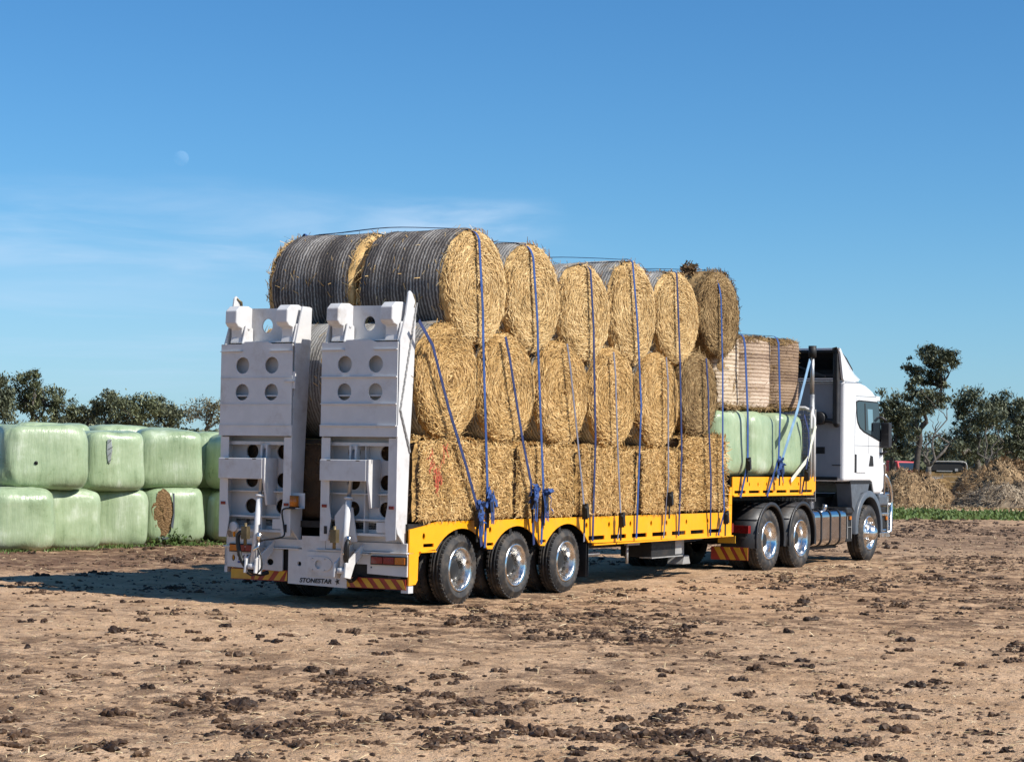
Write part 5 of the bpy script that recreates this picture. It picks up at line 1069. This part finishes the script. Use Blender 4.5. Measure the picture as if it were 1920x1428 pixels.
# moon: a real ball far away; the sky in front of its dark part shines through
mm = bpy.data.materials.new('pale_day_moon'); mm.use_nodes = True; mn, ml = mm.node_tree.nodes, mm.node_tree.links
mn.remove(mn['Principled BSDF']); tr_ = mn.new('ShaderNodeBsdfTransparent'); df = mn.new('ShaderNodeBsdfDiffuse'); df.inputs[0].default_value = (.075, .075, .07, 1); ad = mn.new('ShaderNodeAddShader')
nt = mn.new('ShaderNodeTexNoise'); nt.inputs['Scale'].default_value = .35; rp_ = mn.new('ShaderNodeValToRGB'); rp_.color_ramp.elements[0].color = (.018, .018, .018, 1); rp_.color_ramp.elements[1].color = (.06, .06, .058, 1); tcm = mn.new('ShaderNodeTexCoord')
ml.new(tcm.outputs['Object'], nt.inputs['Vector']); ml.new(nt.outputs['Fac'], rp_.inputs[0]); ml.new(rp_.outputs[0], df.inputs[0]); ml.new(tr_.outputs[0], ad.inputs[0]); ml.new(df.outputs[0], ad.inputs[1]); gm = mn.new('ShaderNodeNewGeometry'); mxs = mn.new('ShaderNodeMixShader'); ml.new(gm.outputs['Backfacing'], mxs.inputs[0]); ml.new(ad.outputs[0], mxs.inputs[1]); ml.new(tr_.outputs[0], mxs.inputs[2]); ml.new(mxs.outputs[0], mn['Material Output'].inputs[0]); M['moon'] = mm
mp_ = at(340, 297, 3000); m = MB().lathe([(11.4 * math.cos(math.pi * i / 24), max(11.4 * math.sin(math.pi * i / 24), .001)) for i in range(25)], n=40)
mb_ = m.f[len(m.f) // 2]; va, vb, vc = [Vector(m.v[i]) for i in mb_[:3]]
if (vb - va).cross(vc - va).dot(va) < 0: m.f = [q[::-1] for q in m.f]
o = m.build('moon', 'moon', None, loc=mp_); tag(o, 'pale half lit daytime moon in the blue sky', 'moon')

# ------------------------------------------------------------------ clods and straw on the bare soil
ico_v = []; ph = (1 + 5 ** .5) / 2
for a, b in ((-1, ph), (1, ph), (-1, -ph), (1, -ph)): ico_v += [(a, b, 0), (0, a, b), (b, 0, a)]
ico_v = [Vector(v).normalized() for v in ico_v]
def hull_faces(vs):
    import itertools
    fs = []
    for a, b, c in itertools.combinations(range(12), 3):
        if max((vs[a] - vs[b]).length, (vs[b] - vs[c]).length, (vs[a] - vs[c]).length) < 1.1:
            n = (vs[b] - vs[a]).cross(vs[c] - vs[a]); fs.append((a, b, c) if n.dot(vs[a]) > 0 else (a, c, b))
    return fs
ico_f = hull_faces(ico_v)
ed = {}; v2 = list(ico_v); f2 = []
for (a, b, c) in ico_f:
    q = []
    for e in ((a, b), (b, c), (c, a)):
        k = tuple(sorted(e))
        if k not in ed: ed[k] = len(v2); v2.append(((v2[e[0]] + v2[e[1]]) / 2).normalized())
        q.append(ed[k])
    f2 += [(a, q[0], q[2]), (b, q[1], q[0]), (c, q[2], q[1]), tuple(q)]
oct_v = [Vector(v) for v in ((1, 0, 0), (0, 1, 0), (-1, 0, 0), (0, -1, 0), (0, 0, 1), (.1, 0, -1))]; oct_f = [(0, 1, 4), (1, 2, 4), (2, 3, 4), (3, 0, 4), (1, 0, 5), (2, 1, 5), (3, 2, 5), (0, 3, 5)]
def clod(mb, p, sx, sy, sz, seed, tint, hi=False):
    V, Fc = (v2, f2) if hi else ((ico_v, ico_f) if sx > .012 else (oct_v, oct_f)); o = seed * 1.71
    mb.add([p + Vector((v.x * sx, v.y * sy, v.z * sz)) * (1 + .55 * nz(v, 1.9, o) + .40 * nz(v, 4.5, o)) for v in V], Fc, 0, [min(1, max(0, tint + .25 * nz(v, 3, o))) for v in V])
def patchy(x, y): return nz((x, y * .6, 0), .42, 3) + .8 * nz((x, y, 0), 1.3, 9) + .5 * nz((x, y, 0), 4, 5)
sd = random.Random(21); mb = MB(); k = 0
def under_truck(x, y):
    d = Vector((x, y, 0)) - TO; u, v = d.dot(TF), d.dot(TL); return -.4 < u < 18 and -.15 < v < 2.7
while k < 36000:
    Y_ = 10.5 + 55 * sd.random() ** 1.7; X_ = (sd.random() * 2 - 1) * .30 * Y_; pz = patchy(X_, Y_) + .16 * (X_ / (.27 * Y_))
    if sd.random() > .07 + max(0, pz - .16) * 2.8 or under_truck(X_, Y_): continue
    s = .005 + .014 * sd.random() ** 2 + (.040 * sd.random() if sd.random() < .05 else 0); s *= (1 + .012 * (Y_ - 12)); k += 1
    tn = min(.95, max(0, sd.gauss(.40 if s < .02 else .24, .22)))
    if s < .022: clod(mb, Vector((X_, Y_, hfield(X_, Y_) + s * .15)), s * (1 + .8 * sd.random()), s, s * (.5 + .4 * sd.random()), k, tn)
    else:
        for j in range(5): q_ = s * (.35 + .4 * sd.random()); clod(mb, Vector((X_ + sd.gauss(0, s * .8), Y_ + sd.gauss(0, s * .6), hfield(X_, Y_) + q_ * .2)), q_ * 1.2, q_, q_ * (.7 + .5 * sd.random()), k + j * .37, tn, True)
o = mb.build('dirt_crumbs', 'clod'); tag(o, 'small dark soil crumbs scattered over the bare paddock', 'soil', kind='stuff')
big = [(660, 1187, 1.5), (700, 1205, 1), (760, 1192, 1.3), (620, 1162, .9), (530, 1192, 1), (225, 1337, 1.6), (455, 1256, 1.3), (490, 1254, 1.2), (420, 1254, .9), (540, 1311, 1.2), (40, 1383, 1.5), (15, 1400, 1.2), (940, 1262, 1.1), (960, 1291, 1.4), (1000, 1293, 1.1), (790, 1343, 1.6), (1010, 1376, 1.8), (1060, 1380, 2.0), (1110, 1388, 1.8), (1150, 1392, 1.4), (1240, 1155, 1.3), (1275, 1182, 1.6), (780, 1172, 1), (880, 1174, 1.2), (905, 1176, 1), (945, 1153, 1), (1095, 1265, 1.2), (330, 1145, .9), (300, 1152, .8), (195, 1146, 1.1), (410, 1160, .9), (360, 1186, 1), (310, 1318, 1.2), (210, 1263, 1.1), (155, 1275, 1), (55, 1257, 1), (80, 1302, 1.1), (445, 1365, 1.4), (640, 1340, 1), (960, 1333, 1.5), (715, 1230, 1.3), (760, 1225, 1), (870, 1273, 1), (1160, 1290, 1.2), (1245, 1262, 1.1), (1760, 1160, 1.3), (1700, 1222, 1.2), (1475, 1158, .9), (1465, 1248, 1.1), (1400, 1300, 1.3), (1380, 1345, 1.2), (1520, 1370, 1.4), (1620, 1395, 1.6), (1470, 1395, 1.5), (1700, 1345, 1.3), (1760, 1280, 1.2), (1900, 1240, 1.2), (1880, 1180, 1), (1540, 1300, 1.2), (1640, 1140, .9), (1350, 1170, .9), (1580, 1064, .9), (1690, 1058, .9), (1750, 1050, 1), (1500, 1148, .9), (1540, 1115, .9), (1850, 1375, 1.5), (1320, 1388, 1.4), (1250, 1395, 1.5), (880, 1395, 1.3), (560, 1398, 1.3), (150, 1412, 1.4), (700, 1395, 1.1), (1150, 1232, 1), (1330, 1232, 1)]
protos = []
for i in range(7):
    m = MB(); q = random.Random(i)
    for j in range(9): clod(m, Vector((q.gauss(0, .055), q.gauss(0, .035), .006)), .024 + .030 * q.random() ** 2, .020 + .02 * q.random() ** 2, .016 + .022 * q.random() ** 2, i * 9 + j, .35 + .15 * q.random(), True)
    protos.append(m)
pro = []
for i, (x, y, s) in enumerate(big):
    if i < 7: o = protos[i].build('dirt_clod', 'clod'); pro.append(o); tag(o, 'dark crumbly clod lying on the bare soil', 'clod', 'dark clods on the bare ground')
    else: o = pro[i % 7].copy(); C.objects.link(o)
    g = ground_at(x, y); sc = .62 * s * (1 + .02 * (g.y - 12)); o.location = (g.x, g.y, hfield(g.x, g.y)); o.rotation_euler = (0, 0, i * 1.7); o.scale = (sc * 1.05, sc, sc * .95)
mb = MB(); sd = random.Random(8)
for k in range(7500):
    if k < 900:                                                     # swept straw beside the drive wheels
        p = tw(ru(-.2, 16), 0, 0) + TL * -abs(sd.gauss(.05, .75)); X_, Y_ = p.x, p.y
    else: Y_ = 10.5 + 40 * sd.random() ** 1.8; X_ = (sd.random() * 2 - 1) * .30 * Y_
    if under_truck(X_, Y_): continue
    a = sd.random() * 6.28; l = .02 + .075 * sd.random() ** 2; blade(mb, (X_, Y_, hfield(X_, Y_) + .004 + .012 * sd.random()), (math.cos(a), math.sin(a), sd.gauss(0, .25)), (sd.gauss(0, .5), -.4, 1), l * (1 + .012 * Y_), .0028 + .0025 * sd.random() + .00012 * Y_, sd.random(), 0, .006)
o = mb.build('straw_litter', 'litter'); tag(o, 'loose straw litter on the bare paddock', 'straw', kind='stuff')
